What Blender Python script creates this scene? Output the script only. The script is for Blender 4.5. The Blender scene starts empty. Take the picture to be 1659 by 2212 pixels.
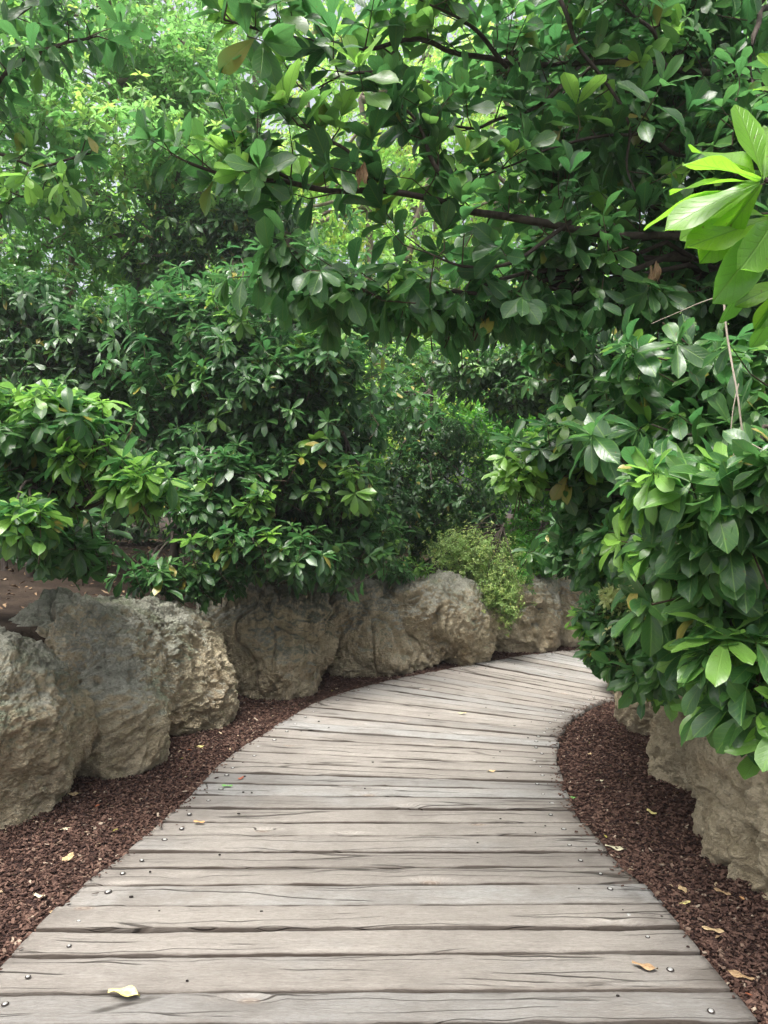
import bpy, math, random
import numpy as np
from mathutils import Vector
R = math.radians
random.seed(7)
rng = np.random.default_rng(7)
S = bpy.context.scene
COL = S.collection

# ------------------------------------------------------------------ camera
CAM_H = 1.55
cd = bpy.data.cameras.new('camera')
cam = bpy.data.objects.new('camera', cd); COL.objects.link(cam)
cam.location = (0, 0, CAM_H); cam.rotation_euler = (R(90), 0, 0)
cd.sensor_fit = 'VERTICAL'; cd.sensor_height = 24.0
cd.lens = 24.0 * 2253 / 3000
cd.clip_start = 0.05; cd.clip_end = 2000
S.camera = cam

# ------------------------------------------------------------------ light
SUN_EL, SUN_AZ = R(72), R(-135)          # azimuth from +Y (ahead), negative = to the left
w = bpy.data.worlds.new('World'); S.world = w; w.use_nodes = True
nt = w.node_tree; nt.nodes.clear()
sky = nt.nodes.new('ShaderNodeTexSky'); sky.sky_type = 'NISHITA'; sky.sun_disc = False
sky.sun_elevation = SUN_EL; sky.sun_rotation = SUN_AZ
sky.air_density = .6; sky.dust_density = 8.0; sky.ozone_density = .6
bg = nt.nodes.new('ShaderNodeBackground'); bg.inputs['Strength'].default_value = 0.15
wo = nt.nodes.new('ShaderNodeOutputWorld')
hs = nt.nodes.new('ShaderNodeHueSaturation'); hs.inputs['Saturation'].default_value = .45   # thin white overcast
nt.links.new(sky.outputs[0], hs.inputs['Color']); nt.links.new(hs.outputs[0], bg.inputs[0]); nt.links.new(bg.outputs[0], wo.inputs[0])
sd = bpy.data.lights.new('sun', 'SUN'); sd.energy = 1.2; sd.angle = R(24); sd.color = (1, .98, .93)
so = bpy.data.objects.new('sun', sd); COL.objects.link(so)
sdir = Vector((math.sin(SUN_AZ)*math.cos(SUN_EL), math.cos(SUN_AZ)*math.cos(SUN_EL), math.sin(SUN_EL)))
so.rotation_euler = sdir.to_track_quat('Z', 'Y').to_euler()
S.view_settings.view_transform = 'Standard'; S.view_settings.look = 'None'
S.view_settings.gamma = 1; S.view_settings.use_curve_mapping = False
S.view_settings.exposure = 1.5
cy = S.cycles
cy.max_bounces = 8; cy.diffuse_bounces = 4; cy.glossy_bounces = 2; cy.transmission_bounces = 6
cy.transparent_max_bounces = 4; cy.volume_bounces = 0; cy.use_denoising = True
cy.caustics_reflective = False; cy.caustics_refractive = False

# ------------------------------------------------------------------ helpers
F = 1661.0
def P(x, y, Y):                     # a picture point (1659x2212 scale) at distance Y, in metres
    return np.array([(x-829.5)/F*Y, Y, CAM_H-(y-1106)/F*Y])
def G(x, y, z=0.0):                 # the ground point seen there
    Y = F*(CAM_H-z)/(y-1106)
    return np.array([(x-829.5)/F*Y, Y, z])
def nrm(a):
    return a/np.maximum(np.linalg.norm(a, axis=-1, keepdims=True), 1e-9)

def _h(ix, iy, iz, s):
    n = (ix*374761393 + iy*668265263 + iz*2147483647 + s*1274126177) & 0xffffffff
    n = ((n ^ (n >> 13))*1274126177) & 0xffffffff
    n = ((n ^ (n >> 16))*2246822519) & 0xffffffff
    return ((n ^ (n >> 15)) & 0xffff)/32767.5 - 1.0
def noise(p, scale=1.0, seed=0):    # value noise, -1..1
    p = np.asarray(p, float)*scale + 57.3 + seed*11.7
    i = np.floor(p).astype(np.int64); f = p-i; f = f*f*f*(f*(f*6-15)+10)
    x, y, z = i[..., 0], i[..., 1], i[..., 2]; fx, fy, fz = f[..., 0], f[..., 1], f[..., 2]
    def c(a, b, d): return _h(x+a, y+b, z+d, seed)
    x00 = c(0,0,0)*(1-fx)+c(1,0,0)*fx; x10 = c(0,1,0)*(1-fx)+c(1,1,0)*fx
    x01 = c(0,0,1)*(1-fx)+c(1,0,1)*fx; x11 = c(0,1,1)*(1-fx)+c(1,1,1)*fx
    return (x00*(1-fy)+x10*fy)*(1-fz) + (x01*(1-fy)+x11*fy)*fz
def fbm(p, scale, oct=4, seed=0, ridged=False):
    t = 0; a = 1; tot = 0
    for o in range(oct):
        n = noise(p, scale*2**o, seed+o)
        if ridged: n = 1-2*np.abs(n)
        t = t+a*n; tot += a; a *= .5
    return t/tot

def mesh_np(name, V, Q, mats, parent=None, matidx=None, uv=None, attrs=None, smooth=True, loc=None):
    me = bpy.data.meshes.new(name)
    V = np.asarray(V, np.float32); Q = np.asarray(Q, np.int32); k = Q.shape[1]
    me.vertices.add(len(V)); me.vertices.foreach_set('co', V.ravel())
    me.loops.add(Q.size); me.loops.foreach_set('vertex_index', Q.ravel())
    me.polygons.add(len(Q)); me.polygons.foreach_set('loop_start', np.arange(0, Q.size, k, dtype=np.int32))
    for m in mats: me.materials.append(m)
    if matidx is not None: me.polygons.foreach_set('material_index', np.asarray(matidx, np.int32))
    me.polygons.foreach_set('use_smooth', np.full(len(Q), smooth))
    if uv is not None:
        l = me.uv_layers.new(name='UVMap'); l.data.foreach_set('uv', np.asarray(uv, np.float32)[Q.ravel()].ravel())
    for an, av in (attrs or {}).items():
        a = me.attributes.new(an, 'FLOAT', 'POINT'); a.data.foreach_set('value', np.asarray(av, np.float32))
    me.update(); me.validate()
    o = bpy.data.objects.new(name, me); COL.objects.link(o)
    if parent is not None: o.parent = parent
    if loc is not None: o.location = loc
    return o
def tag(o, label=None, cat=None, group=None, kind=None):
    if label: o['label'] = label
    if cat: o['category'] = cat
    if group: o['group'] = group
    if kind: o['kind'] = kind
    return o
def empty(name, loc, label, cat, group=None):
    o = bpy.data.objects.new(name, None); COL.objects.link(o); o.location = Vector(loc); o.empty_display_size = .2
    return tag(o, label, cat, group)

# ---- tubes
def tube(pts, rad, sides=7, wob=0.0, seed=0):
    pts = np.array(pts, float); n = len(pts); rad = np.broadcast_to(rad, n).astype(float)
    t = nrm(np.gradient(pts, axis=0)); ref = np.array([.13, .2, .97]) if abs(t[0][2]) < .8 else np.array([.9, .3, .1])
    s = nrm(np.cross(t, ref)); b = np.cross(s, t)
    a = np.linspace(0, 2*np.pi, sides, endpoint=False)
    ring = np.cos(a)[None, :, None]*s[:, None]+np.sin(a)[None, :, None]*b[:, None]
    rr = rad[:, None, None]*np.ones((1, sides, 1))
    if wob:
        rr = rr*(1+wob*noise(pts[:, None]+ring*.3, 9, seed)[..., None])
    V = (pts[:, None]+ring*rr).reshape(-1, 3)
    i = np.arange(n-1)[:, None]*sides; j = np.arange(sides)[None]; jn = (j+1) % sides
    Q = np.stack([i+j, i+jn, i+sides+jn, i+sides+j], -1).reshape(-1, 4)
    return V, Q
def smooth_poly(pts, n, jit=0.0, seed=0):
    pts = np.array(pts, float); m = len(pts)
    P_ = np.vstack([2*pts[0]-pts[1], pts, 2*pts[-1]-pts[-2]])
    tt = np.linspace(0, m-1-1e-6, n); k = tt.astype(int); f = (tt-k)[:, None]
    a, b, c, d = P_[k], P_[k+1], P_[k+2], P_[k+3]
    o = .5*((2*b)+(-a+c)*f+(2*a-5*b+4*c-d)*f**2+(-a+3*b-3*c+d)*f**3)
    if jit:
        o = o+jit*np.stack([noise(o, 5, seed+i) for i in range(3)], -1)
    return o
class MB:
    def __init__(s): s.V = []; s.Q = []; s.n = 0
    def add(s, V, Q): s.V.append(V); s.Q.append(Q+s.n); s.n += len(V)
    def get(s): return np.vstack(s.V), np.vstack(s.Q)
    def build(s, name, mat, parent=None, **k):
        V, Q = s.get()
        if parent is not None: V = V-np.array(parent.location)
        return mesh_np(name, V, Q, [mat], parent, **k)

# ---- leaves
SH = {'obovate': ([0,.05,.13,.3,.5,.68,.84,.94,1], [.05,.07,.24,.58,.88,1,.88,.58,.05]),
      'elliptic': ([0,.05,.12,.3,.5,.7,.85,.95,1], [.05,.08,.35,.82,1,.86,.52,.2,.02]),
      'lance': ([0,.05,.12,.3,.5,.7,.85,.95,1], [.05,.08,.3,.8,1,.8,.45,.17,.01])}
def leaves(B, D, U, L, W, bend, fold, shape='obovate', nu=5, nv=4, wave=.03):
    """one real, curved blade per row; returns verts, quads, uv, index of the leaf of each vertex"""
    N = len(B)
    D = nrm(D); Sx = nrm(np.cross(D, U)); Nn = np.cross(Sx, D)
    u = np.linspace(0, 1, nu+1); u = u**.9; v = np.linspace(-1, 1, nv+1)
    wu = np.interp(u, *SH[shape])
    uu, vv = np.meshgrid(u, v, indexing='ij'); ww = np.repeat(wu[:, None], nv+1, 1)
    L_ = L[:, None, None]; Wd = W[:, None, None]*ww[None]*.5
    be = bend[:, None, None]; fo = fold[:, None, None]
    ph = rng.uniform(0, 6.28, N)[:, None, None]
    along = L_*(uu[None]-be**2*.25*uu[None]**3)
    dz = -L_*be*uu[None]**2 + Wd*np.abs(vv[None])*fo + L_*wave*np.sin(uu[None]*9+ph)*np.abs(vv[None])**2*np.sign(vv[None]+.01)
    side = Wd*vv[None]*np.sqrt(np.maximum(0.2, 1-fo**2*.5))
    V = B[:, None, None]+D[:, None, None]*along[..., None]+Sx[:, None, None]*side[..., None]+Nn[:, None, None]*dz[..., None]
    m = (nu+1)*(nv+1)
    i = np.arange(nu)[:, None]*(nv+1)+np.arange(nv)[None]
    q = np.stack([i, i+1, i+nv+2, i+nv+1], -1).reshape(-1, 4)
    Q = (np.arange(N)[:, None, None]*m+q[None]).reshape(-1, 4)
    uv = np.broadcast_to(np.stack([vv*.5*ww+.5, uu], -1)[None], (N, nu+1, nv+1, 2)).reshape(-1, 2)
    return V.reshape(-1, 3), Q, uv, np.repeat(np.arange(N), m)

class Crown:
    """collects whorls of leaves and their twigs"""
    def __init__(s): s.l = []; s.tw = []
    def whorls(s, T, A, L, young=.1, n=6, pairs=2, droop=.2, twig=.2, start=None, spread=(50, 85), upmix=.6, wr=.42, bend=.22):
        """T tips (N,3), A axes (N,3)"""
        N = len(T); A = nrm(A)
        Ls = L*rng.uniform(.74, 1.2, N)
        yw = np.where(rng.random(N) < young, rng.uniform(.5, 1, N), rng.uniform(0, .16, N))
        tl = twig*rng.uniform(.6, 1.3, N)
        base = T-A*tl[:, None]+np.array([0, 0, -.12])*tl[:, None] if start is None else start
        mid = (T+base)/2+rng.normal(0, .06, (N, 3))*tl[:, None]-np.array([0, 0, .06])*tl[:, None]
        s.tw.append((base, mid, T, L))
        r = nrm(np.cross(A, rng.normal(size=(N, 3)))); b = np.cross(A, r)
        def ring(pos, cnt, th0, th1, ls, yo, ph0):
            for k in range(cnt):
                keep = rng.random(N) > .1
                ph = ph0+6.283*k/cnt+rng.normal(0, .25, N)
                th = np.radians(rng.uniform(th0, th1, N))
                rad = r*np.cos(ph)[:, None]+b*np.sin(ph)[:, None]
                d = A*np.cos(th)[:, None]+rad*np.sin(th)[:, None]
                dr = droop*rng.uniform(.3, 1.7, N)
                d = d-np.array([0, 0, 1])*dr[:, None]
                U = nrm(A*(1-upmix)+np.array([0, 0, 1.])*upmix+rng.normal(0, .22, (N, 3)))
                # keep blades well defined when they point straight up or down
                bad = np.abs((nrm(d)*U).sum(1)) > .9
                U[bad] = nrm(U[bad]-rad[bad]*1.2)
                ll = Ls*ls*rng.uniform(.78, 1.15, N)
                s.l.append(tuple(a[keep] for a in (pos+d*.004, d, U, ll, ll*wr*rng.uniform(.85, 1.12, N),
                           bend*rng.uniform(.1, 1.9, N), rng.uniform(.05, .5, N), yo*np.ones(N), rng.random(N))))
        ring(T, n, spread[0], spread[1], 1.0, yw, rng.uniform(0, 6, N))
        if n > 3: ring(T, 2, 15, 40, .6, np.clip(yw*1.3+.12, 0, 1), rng.uniform(0, 6, N))
        back = nrm(base-mid)
        for p in range(pairs):
            f = (p+1)/(pairs+1.)
            pos = T+(mid-T)*min(1, f*1.6) if f < .62 else mid+(base-mid)*(f-.62)*2
            ring(pos, 2, 55, 95, 1.08, yw*.5, rng.uniform(0, 6, N)+p*1.57)
    def blob(s, c, r, N, L, shell=.35, up=.35, out=(0, 0, 0), **k):
        d = nrm(rng.normal(size=(N, 3))); rad = rng.uniform(0, 1, N)**shell
        lump = 1+.4*noise(np.array(c)+d*1.3, 1.5, int(abs(c[0]*10)) % 50)
        rad = np.where(rng.random(N) < .16, rng.uniform(1.0, 1.45, N), rad)
        p = np.array(c)+d*np.array(r)*(rad*lump)[:, None]
        A = nrm(d*.9/np.array(r)*min(r)+np.array([0, 0, up])+np.array(out)+rng.normal(0, .3, (N, 3)))
        s.whorls(p, A, L, **k)
        return p
    def along(s, pts, N, L, length=(.1, .3), fwd=.5, up=.4, side=1.0, t0=.15, **k):
        """twigs set along a branch"""
        pts = np.array(pts); t = np.linspace(t0, 1, N)*(len(pts)-1); i = np.minimum(t.astype(int), len(pts)-2)
        f = (t-i)[:, None]; p = pts[i]*(1-f)+pts[i+1]*f; tan = nrm(pts[i+1]-pts[i])
        d = nrm(tan*fwd+np.array([0, 0, up])+rng.normal(0, .6, (N, 3))*side)
        ln = rng.uniform(*length, N)
        s.whorls(p+d*ln[:, None], d, L, start=p, **k)
    def build(s, parent, leafmat, twigmat, shape='obovate', nu=4, nv=2, name='crown', wave=.03):
        a = [np.concatenate(x) for x in zip(*s.l)]
        B, D, U, L, W, be, fo, yo, rn = a
        V, Q, uv, idx = leaves(B, D, U, L, W, be, fo, shape, nu, nv, wave)
        mb = [V]; qs = [Q]; off = len(V)
        sides = 4; uv2 = [uv]; at_r = [rn[idx]]; at_y = [yo[idx]]; mi = [np.zeros(len(Q))]
        for (b0, m0, t0, LL) in s.tw:
            N = len(b0); pts = np.stack([b0, m0, t0], 1)
            t = nrm(t0-b0); sx = nrm(np.cross(t, np.array([.3, .2, .93]))); bb = np.cross(sx, t)
            an = np.linspace(0, 6.2832, sides, endpoint=False)
            rr = LL*np.array([.028, .022, .013])
            ring = np.cos(an)[None, None, :, None]*sx[:, None, None]+np.sin(an)[None, None, :, None]*bb[:, None, None]
            vv = pts[:, :, None]+ring*rr[None, :, None, None]
            i = (np.arange(2)[:, None]*sides+np.arange(sides)[None]); jn = (np.arange(2)[:, None]*sides+(np.arange(sides)[None]+1) % sides)
            q = np.stack([i, jn, jn+sides, i+sides], -1).reshape(-1, 4)
            qq = (np.arange(N)[:, None, None]*12+q[None]).reshape(-1, 4)+off
            mb.append(vv.reshape(-1, 3)); qs.append(qq); off += N*12
            uv2.append(np.zeros((N*12, 2))); at_r.append(np.zeros(N*12)); at_y.append(np.zeros(N*12)); mi.append(np.ones(len(qq)))
        V = np.vstack(mb)-np.array(parent.location)
        Crown.total += len(B)
        return mesh_np(name, V, np.vstack(qs), [leafmat, twigmat], parent, np.concatenate(mi), np.vstack(uv2),
                       {'rnd': np.concatenate(at_r), 'young': np.concatenate(at_y)})
Crown.total = 0

# ------------------------------------------------------------------ materials
def mat(name):
    m = bpy.data.materials.new(name); m.use_nodes = True; n = m.node_tree.nodes; n.clear()
    return m, m.node_tree
class NB:
    def __init__(s, t): s.t = t
    def n(s, ty, **k):
        x = s.t.nodes.new(ty)
        for a, b in k.items():
            if a.startswith('_'): setattr(x, a[1:], b)
        return x
    def link(s, a, b): s.t.links.new(a, b)
    def val(s, inp, v):
        if isinstance(v, (int, float)): inp.default_value = v
        elif isinstance(v, (tuple, list)):
            inp.default_value = (*v, 1)[:len(inp.default_value)] if len(v) == 3 else v
        else: s.link(v, inp)
    def math(s, op, a, b=0.0, c=None, clamp=False):
        x = s.t.nodes.new('ShaderNodeMath'); x.operation = op; x.use_clamp = clamp
        s.val(x.inputs[0], a); s.val(x.inputs[1], b)
        if c is not None: s.val(x.inputs[2], c)
        return x.outputs[0]
    def mix(s, f, a, b, bt='MIX'):
        x = s.t.nodes.new('ShaderNodeMix'); x.data_type = 'RGBA'; x.blend_type = bt
        s.val(x.inputs[0], f); s.val(x.inputs[6], a); s.val(x.inputs[7], b); return x.outputs[2]
    def ramp(s, f, a, b, c=0.0, d=1.0):
        x = s.t.nodes.new('ShaderNodeMapRange'); x.interpolation_type = 'SMOOTHSTEP'
        s.val(x.inputs[0], f); s.val(x.inputs[1], a); s.val(x.inputs[2], b); s.val(x.inputs[3], c); s.val(x.inputs[4], d)
        return x.outputs[0]
    def noise(s, vec, scale, detail=4, rough=.55, dist=0, dims='3D', w=None):
        x = s.t.nodes.new('ShaderNodeTexNoise'); x.inputs['Scale'].default_value = scale
        x.inputs['Detail'].default_value = detail; x.inputs['Roughness'].default_value = rough
        x.inputs['Distortion'].default_value = dist
        if vec is not None: s.link(vec, x.inputs['Vector'])
        return x.outputs['Fac']
    def voro(s, vec, scale, feature='F1', out='Distance'):
        x = s.t.nodes.new('ShaderNodeTexVoronoi'); x.feature = feature; x.inputs['Scale'].default_value = scale
        if vec is not None: s.link(vec, x.inputs['Vector'])
        return x.outputs[out]
    def attr(s, nm):
        x = s.t.nodes.new('ShaderNodeAttribute'); x.attribute_name = nm; return x.outputs['Fac']
    def tc(s, o='Object'): return s.t.nodes.new('ShaderNodeTexCoord').outputs[o]
    def mapv(s, v, sc, loc=(0, 0, 0)):
        x = s.t.nodes.new('ShaderNodeMapping'); s.link(v, x.inputs[0]); x.inputs['Scale'].default_value = sc
        x.inputs['Location'].default_value = loc; return x.outputs[0]
    def bump(s, h, dist, strength=1, nrm=None):
        x = s.t.nodes.new('ShaderNodeBump'); x.inputs['Distance'].default_value = dist; x.inputs['Strength'].default_value = strength
        s.link(h, x.inputs['Height'])
        if nrm is not None: s.link(nrm, x.inputs['Normal'])
        return x.outputs[0]
    def prin(s, col, rough, nrm=None, spec=.5):
        x = s.t.nodes.new('ShaderNodeBsdfPrincipled'); s.val(x.inputs['Base Color'], col); s.val(x.inputs['Roughness'], rough)
        s.val(x.inputs['Specular IOR Level'], spec)
        if nrm is not None: s.link(nrm, x.inputs['Normal'])
        return x.outputs[0]
    def out(s, sh):
        x = s.t.nodes.new('ShaderNodeOutputMaterial'); s.link(sh, x.inputs[0])

def leaf_mat(name, dark, mid, young, rough=.28, trans=.34, tcol=None, vein=.5, spec=.6, dry=.02):
    m, t = mat(name); b = NB(t)
    uv = b.tc('UV'); sep = t.nodes.new('ShaderNodeSeparateXYZ'); b.link(uv, sep.inputs[0])
    u = sep.outputs[1]; av = b.math('ABSOLUTE', b.math('SUBTRACT', sep.outputs[0], .5))
    rib = b.ramp(av, .012, .035, 1, 0)
    ph = b.math('MULTIPLY', b.math('SUBTRACT', u, b.math('MULTIPLY', b.math('POWER', av, .8), .55)), 52.0)
    sv = b.math('MULTIPLY', b.ramp(b.math('SINE', ph), .72, 1.0), b.ramp(av, .44, .3))
    veins = b.math('MAXIMUM', rib, b.math('MULTIPLY', sv, .45))
    rnd = b.attr('rnd'); yo = b.attr('young')
    nz = b.noise(b.tc(), 14, 3)
    f = b.math('ADD', b.math('MULTIPLY', rnd, .7), b.math('MULTIPLY', nz, .5), clamp=True)
    c = b.mix(f, dark, mid)
    c = b.mix(yo, c, young)
    c = b.mix(b.ramp(rnd, 1-dry, 1-dry+.002), c, (.34, .27, .05))
    sp_ = b.ramp(b.noise(b.tc(), 55, 2, .5), .70, .74, 0, .55)
    c = b.mix(sp_, c, (.12, .075, .03))
    edge = b.ramp(av, .4, .5, 0, .35)
    c = b.mix(edge, c, tuple(x*1.5 for x in young))
    c = b.mix(b.math('MULTIPLY', veins, vein), c, tuple(min(1, x*1.4+.02) for x in young))
    h = b.math('ADD', b.math('MULTIPLY', veins, -1), b.math('MULTIPLY', b.noise(uv, 20, 2), .3))
    bn = b.bump(h, .0012, .7)
    sh = b.prin(c, b.math('ADD', rough-.06, b.math('MULTIPLY', nz, .16)), bn, spec)
    tr = t.nodes.new('ShaderNodeBsdfTranslucent')
    tc = b.mix(yo, tcol or tuple(x*2.6 for x in mid), tuple(min(.95, x*1.9) for x in young))
    net = b.voro(b.mapv(uv, (16, 34, 1)), 1, 'DISTANCE_TO_EDGE')
    tc = b.mix(b.math('MAXIMUM', b.math('MULTIPLY', veins, .85), b.ramp(net, 0, .09, .3, 0)), tc, tuple(x*1.1 for x in mid))
    tc = b.mix(sp_, tc, (.2, .12, .03))
    b.link(tc, tr.inputs[0])
    mx = t.nodes.new('ShaderNodeMixShader'); mx.inputs[0].default_value = trans
    b.link(sh, mx.inputs[1]); b.link(tr.outputs[0], mx.inputs[2]); b.out(mx.outputs[0])
    return m
M_LEAF = leaf_mat('glossy leaf', (.011, .048, .02), (.032, .108, .034), (.18, .35, .05))
M_LEAFN = leaf_mat('glossy leaf close', (.013, .054, .022), (.038, .12, .036), (.23, .44, .07), vein=.4, trans=.4)
M_LEAFD = leaf_mat('dark leaf', (.014, .05, .02), (.032, .1, .032), (.16, .33, .04), trans=.25)
M_LEAFF = leaf_mat('distant leaf', (.06, .16, .05), (.12, .27, .075), (.34, .48, .09), trans=.5, vein=.2, rough=.45)
M_LEAFY = leaf_mat('yellow green leaf', (.1, .25, .055), (.21, .4, .08), (.46, .52, .1), trans=.5, vein=.2, rough=.5)
M_LEAFC = leaf_mat('young close leaf', (.03, .11, .02), (.07, .2, .025), (.17, .36, .02), trans=.5, vein=.3)
M_LEAFS = leaf_mat('small shrub leaf', (.09, .17, .04), (.17, .28, .07), (.4, .48, .15), trans=.35, vein=.1, rough=.5)
M_LEAFB = leaf_mat('bright small leaf', (.04, .16, .025), (.07, .26, .03), (.2, .42, .04), trans=.4, vein=.1)

def bark_mat(name, a, c_, sc=14):
    m, t = mat(name); b = NB(t); o = b.tc()
    n1 = b.noise(b.mapv(o, (1, 1, .25)), sc*3, 6, .65); n2 = b.noise(o, sc*.4, 3)
    c = b.mix(b.math('MULTIPLY', b.ramp(n1, .3, .7), b.ramp(n2, .2, .8)), a, c_)
    b.out(b.prin(c, .85, b.bump(n1, .006, .8), .2)); return m
M_BARK = bark_mat('brown bark', (.04, .032, .026), (.115, .092, .074))
M_TWIG = bark_mat('twig bark', (.06, .045, .03), (.14, .10, .07), 40)
M_BARKL = bark_mat('pale bark', (.14, .11, .085), (.34, .28, .22))

def rock_mat(shift=0.0):
    m, t = mat('weathered rock'); b = NB(t); o = b.tc()
    g = t.nodes.new('ShaderNodeNewGeometry'); sp = t.nodes.new('ShaderNodeSeparateXYZ'); b.link(g.outputs['Normal'], sp.inputs[0])
    pz = t.nodes.new('ShaderNodeSeparateXYZ'); b.link(g.outputs['Position'], pz.inputs[0])
    n0 = b.noise(o, 1.6, 5, .6); n1 = b.noise(o, 7, 8, .68, .4); n2 = b.noise(o, 38, 5, .7); n3 = b.noise(o, 150, 3, .7)
    v1 = b.voro(b.mapv(o, (1, 1, 1.5)), 60); 
    up = b.math('ADD', b.math('ADD', b.math('MULTIPLY', sp.outputs[2], .62), b.math('MULTIPLY', b.math('SUBTRACT', pz.outputs[2], .62), .9)), b.math('MULTIPLY', b.math('SUBTRACT', n0, .5), 1.9))
    top = b.ramp(up, -.15+shift, .5+shift)
    tan = b.mix(b.ramp(n1, .3, .72), (.45, .37, .235), (.74, .64, .44))
    tan = b.mix(b.ramp(b.noise(o, 3.1, 4), .5, .75, 0, .45), tan, (.42, .27, .14))
    grey = b.mix(b.ramp(n1, .3, .7), (.185, .19, .15), (.42, .42, .35))
    grey = b.mix(b.ramp(b.noise(b.mapv(o, (1, 1, 1), (3, 1, 7)), 2.4, 5), .48, .68, 0, .6), grey, (.12, .155, .075))
    c = b.mix(top, tan, grey)
    c = b.mix(b.ramp(n2, .28, .5, .5, 0), c, (.09, .08, .06))
    c = b.mix(b.ramp(n3, .5, .75, 0, .35), c, (.62, .58, .47))
    streak = b.noise(b.mapv(o, (7, 7, .7)), 2.5, 5, .7)
    c = b.mix(b.math('MULTIPLY', b.ramp(streak, .48, .66), b.ramp(pz.outputs[2], .2, .8, .15, .6)), c, (.09, .078, .058))
    h = b.math('ADD', b.math('MULTIPLY', n2, 1.0), b.math('MULTIPLY', v1, .5))
    h = b.math('ADD', h, b.math('MULTIPLY', b.noise(o, 90, 3, .7), .7)); bn = b.bump(n1, .06, 1); bn = b.bump(h, .035, 1, bn); bn = b.bump(n3, .009, 1, bn)
    b.out(b.prin(c, .93, bn, .15)); return m
M_ROCK = rock_mat(); M_ROCKT = rock_mat(.6)

def soil_mat():
    m, t = mat('soil'); b = NB(t); o = b.tc()
    n1 = b.noise(o, 3, 6, .65); n2 = b.noise(o, 30, 5, .7)
    c = b.mix(b.ramp(n1, .3, .7), (.022, .016, .012), (.06, .044, .032))
    c = b.mix(b.ramp(n2, .3, .6, .5, 0), c, (.03, .02, .014))
    b.out(b.prin(c, .95, b.bump(n2, .03, 1), .1)); return m
M_SOIL = soil_mat()
def mulch_mat():
    m, t = mat('bark mulch'); b = NB(t); o = b.tc()
    n2 = b.noise(o, 60, 4, .7); v = b.voro(b.mapv(o, (1, 1.7, 1)), 55)
    vc = b.voro(b.mapv(o, (1, 1.7, 1)), 55, out='Color')
    sp = t.nodes.new('ShaderNodeSeparateXYZ'); b.link(vc, sp.inputs[0])
    c = b.mix(sp.outputs[0], (.022, .012, .010), (.09, .045, .034)); c = b.mix(b.ramp(n2, .3, .5, .7, 0), c, (.01, .006, .005))
    b.out(b.prin(c, .9, b.bump(b.math('ADD', v, n2), .03, 1), .2)); return m
M_MULCH = mulch_mat()
def rnd_mat(name, cols, rough=.85, trans=0):
    m, t = mat(name); b = NB(t)
    r = t.nodes.new('ShaderNodeValToRGB'); b.link(b.attr('rnd'), r.inputs[0]); e = r.color_ramp.elements
    r.color_ramp.interpolation = 'CONSTANT' if len(cols) > 3 else 'LINEAR'
    e[0].position = 0; e[0].color = (*cols[0][1], 1); e[1].position = cols[1][0]; e[1].color = (*cols[1][1], 1)
    for p, c in cols[2:]:
        x = e.new(p); x.color = (*c, 1)
    n = b.noise(b.tc(), 90, 4, .7)
    c = b.mix(b.ramp(n, .25, .75, .45, 0), r.outputs[0], (.02, .012, .01))
    b.out(b.prin(c, rough, b.bump(n, .004, .8), .2)); return m
M_CHIP = rnd_mat('mulch chip', [(0, (.035, .018, .014)), (.22, (.07, .037, .027)), (.45, (.11, .062, .046)), (.7, (.15, .088, .065)), (.95, (.22, .15, .11)), (.985, (.4, .32, .24))])
M_LITTER = rnd_mat('dry litter', [(0, (.16, .10, .06)), (.3, (.28, .19, .11)), (.55, (.40, .30, .19)), (.78, (.52, .42, .28)), (.92, (.35, .32, .08)), (.97, (.3, .09, .04))])

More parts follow.
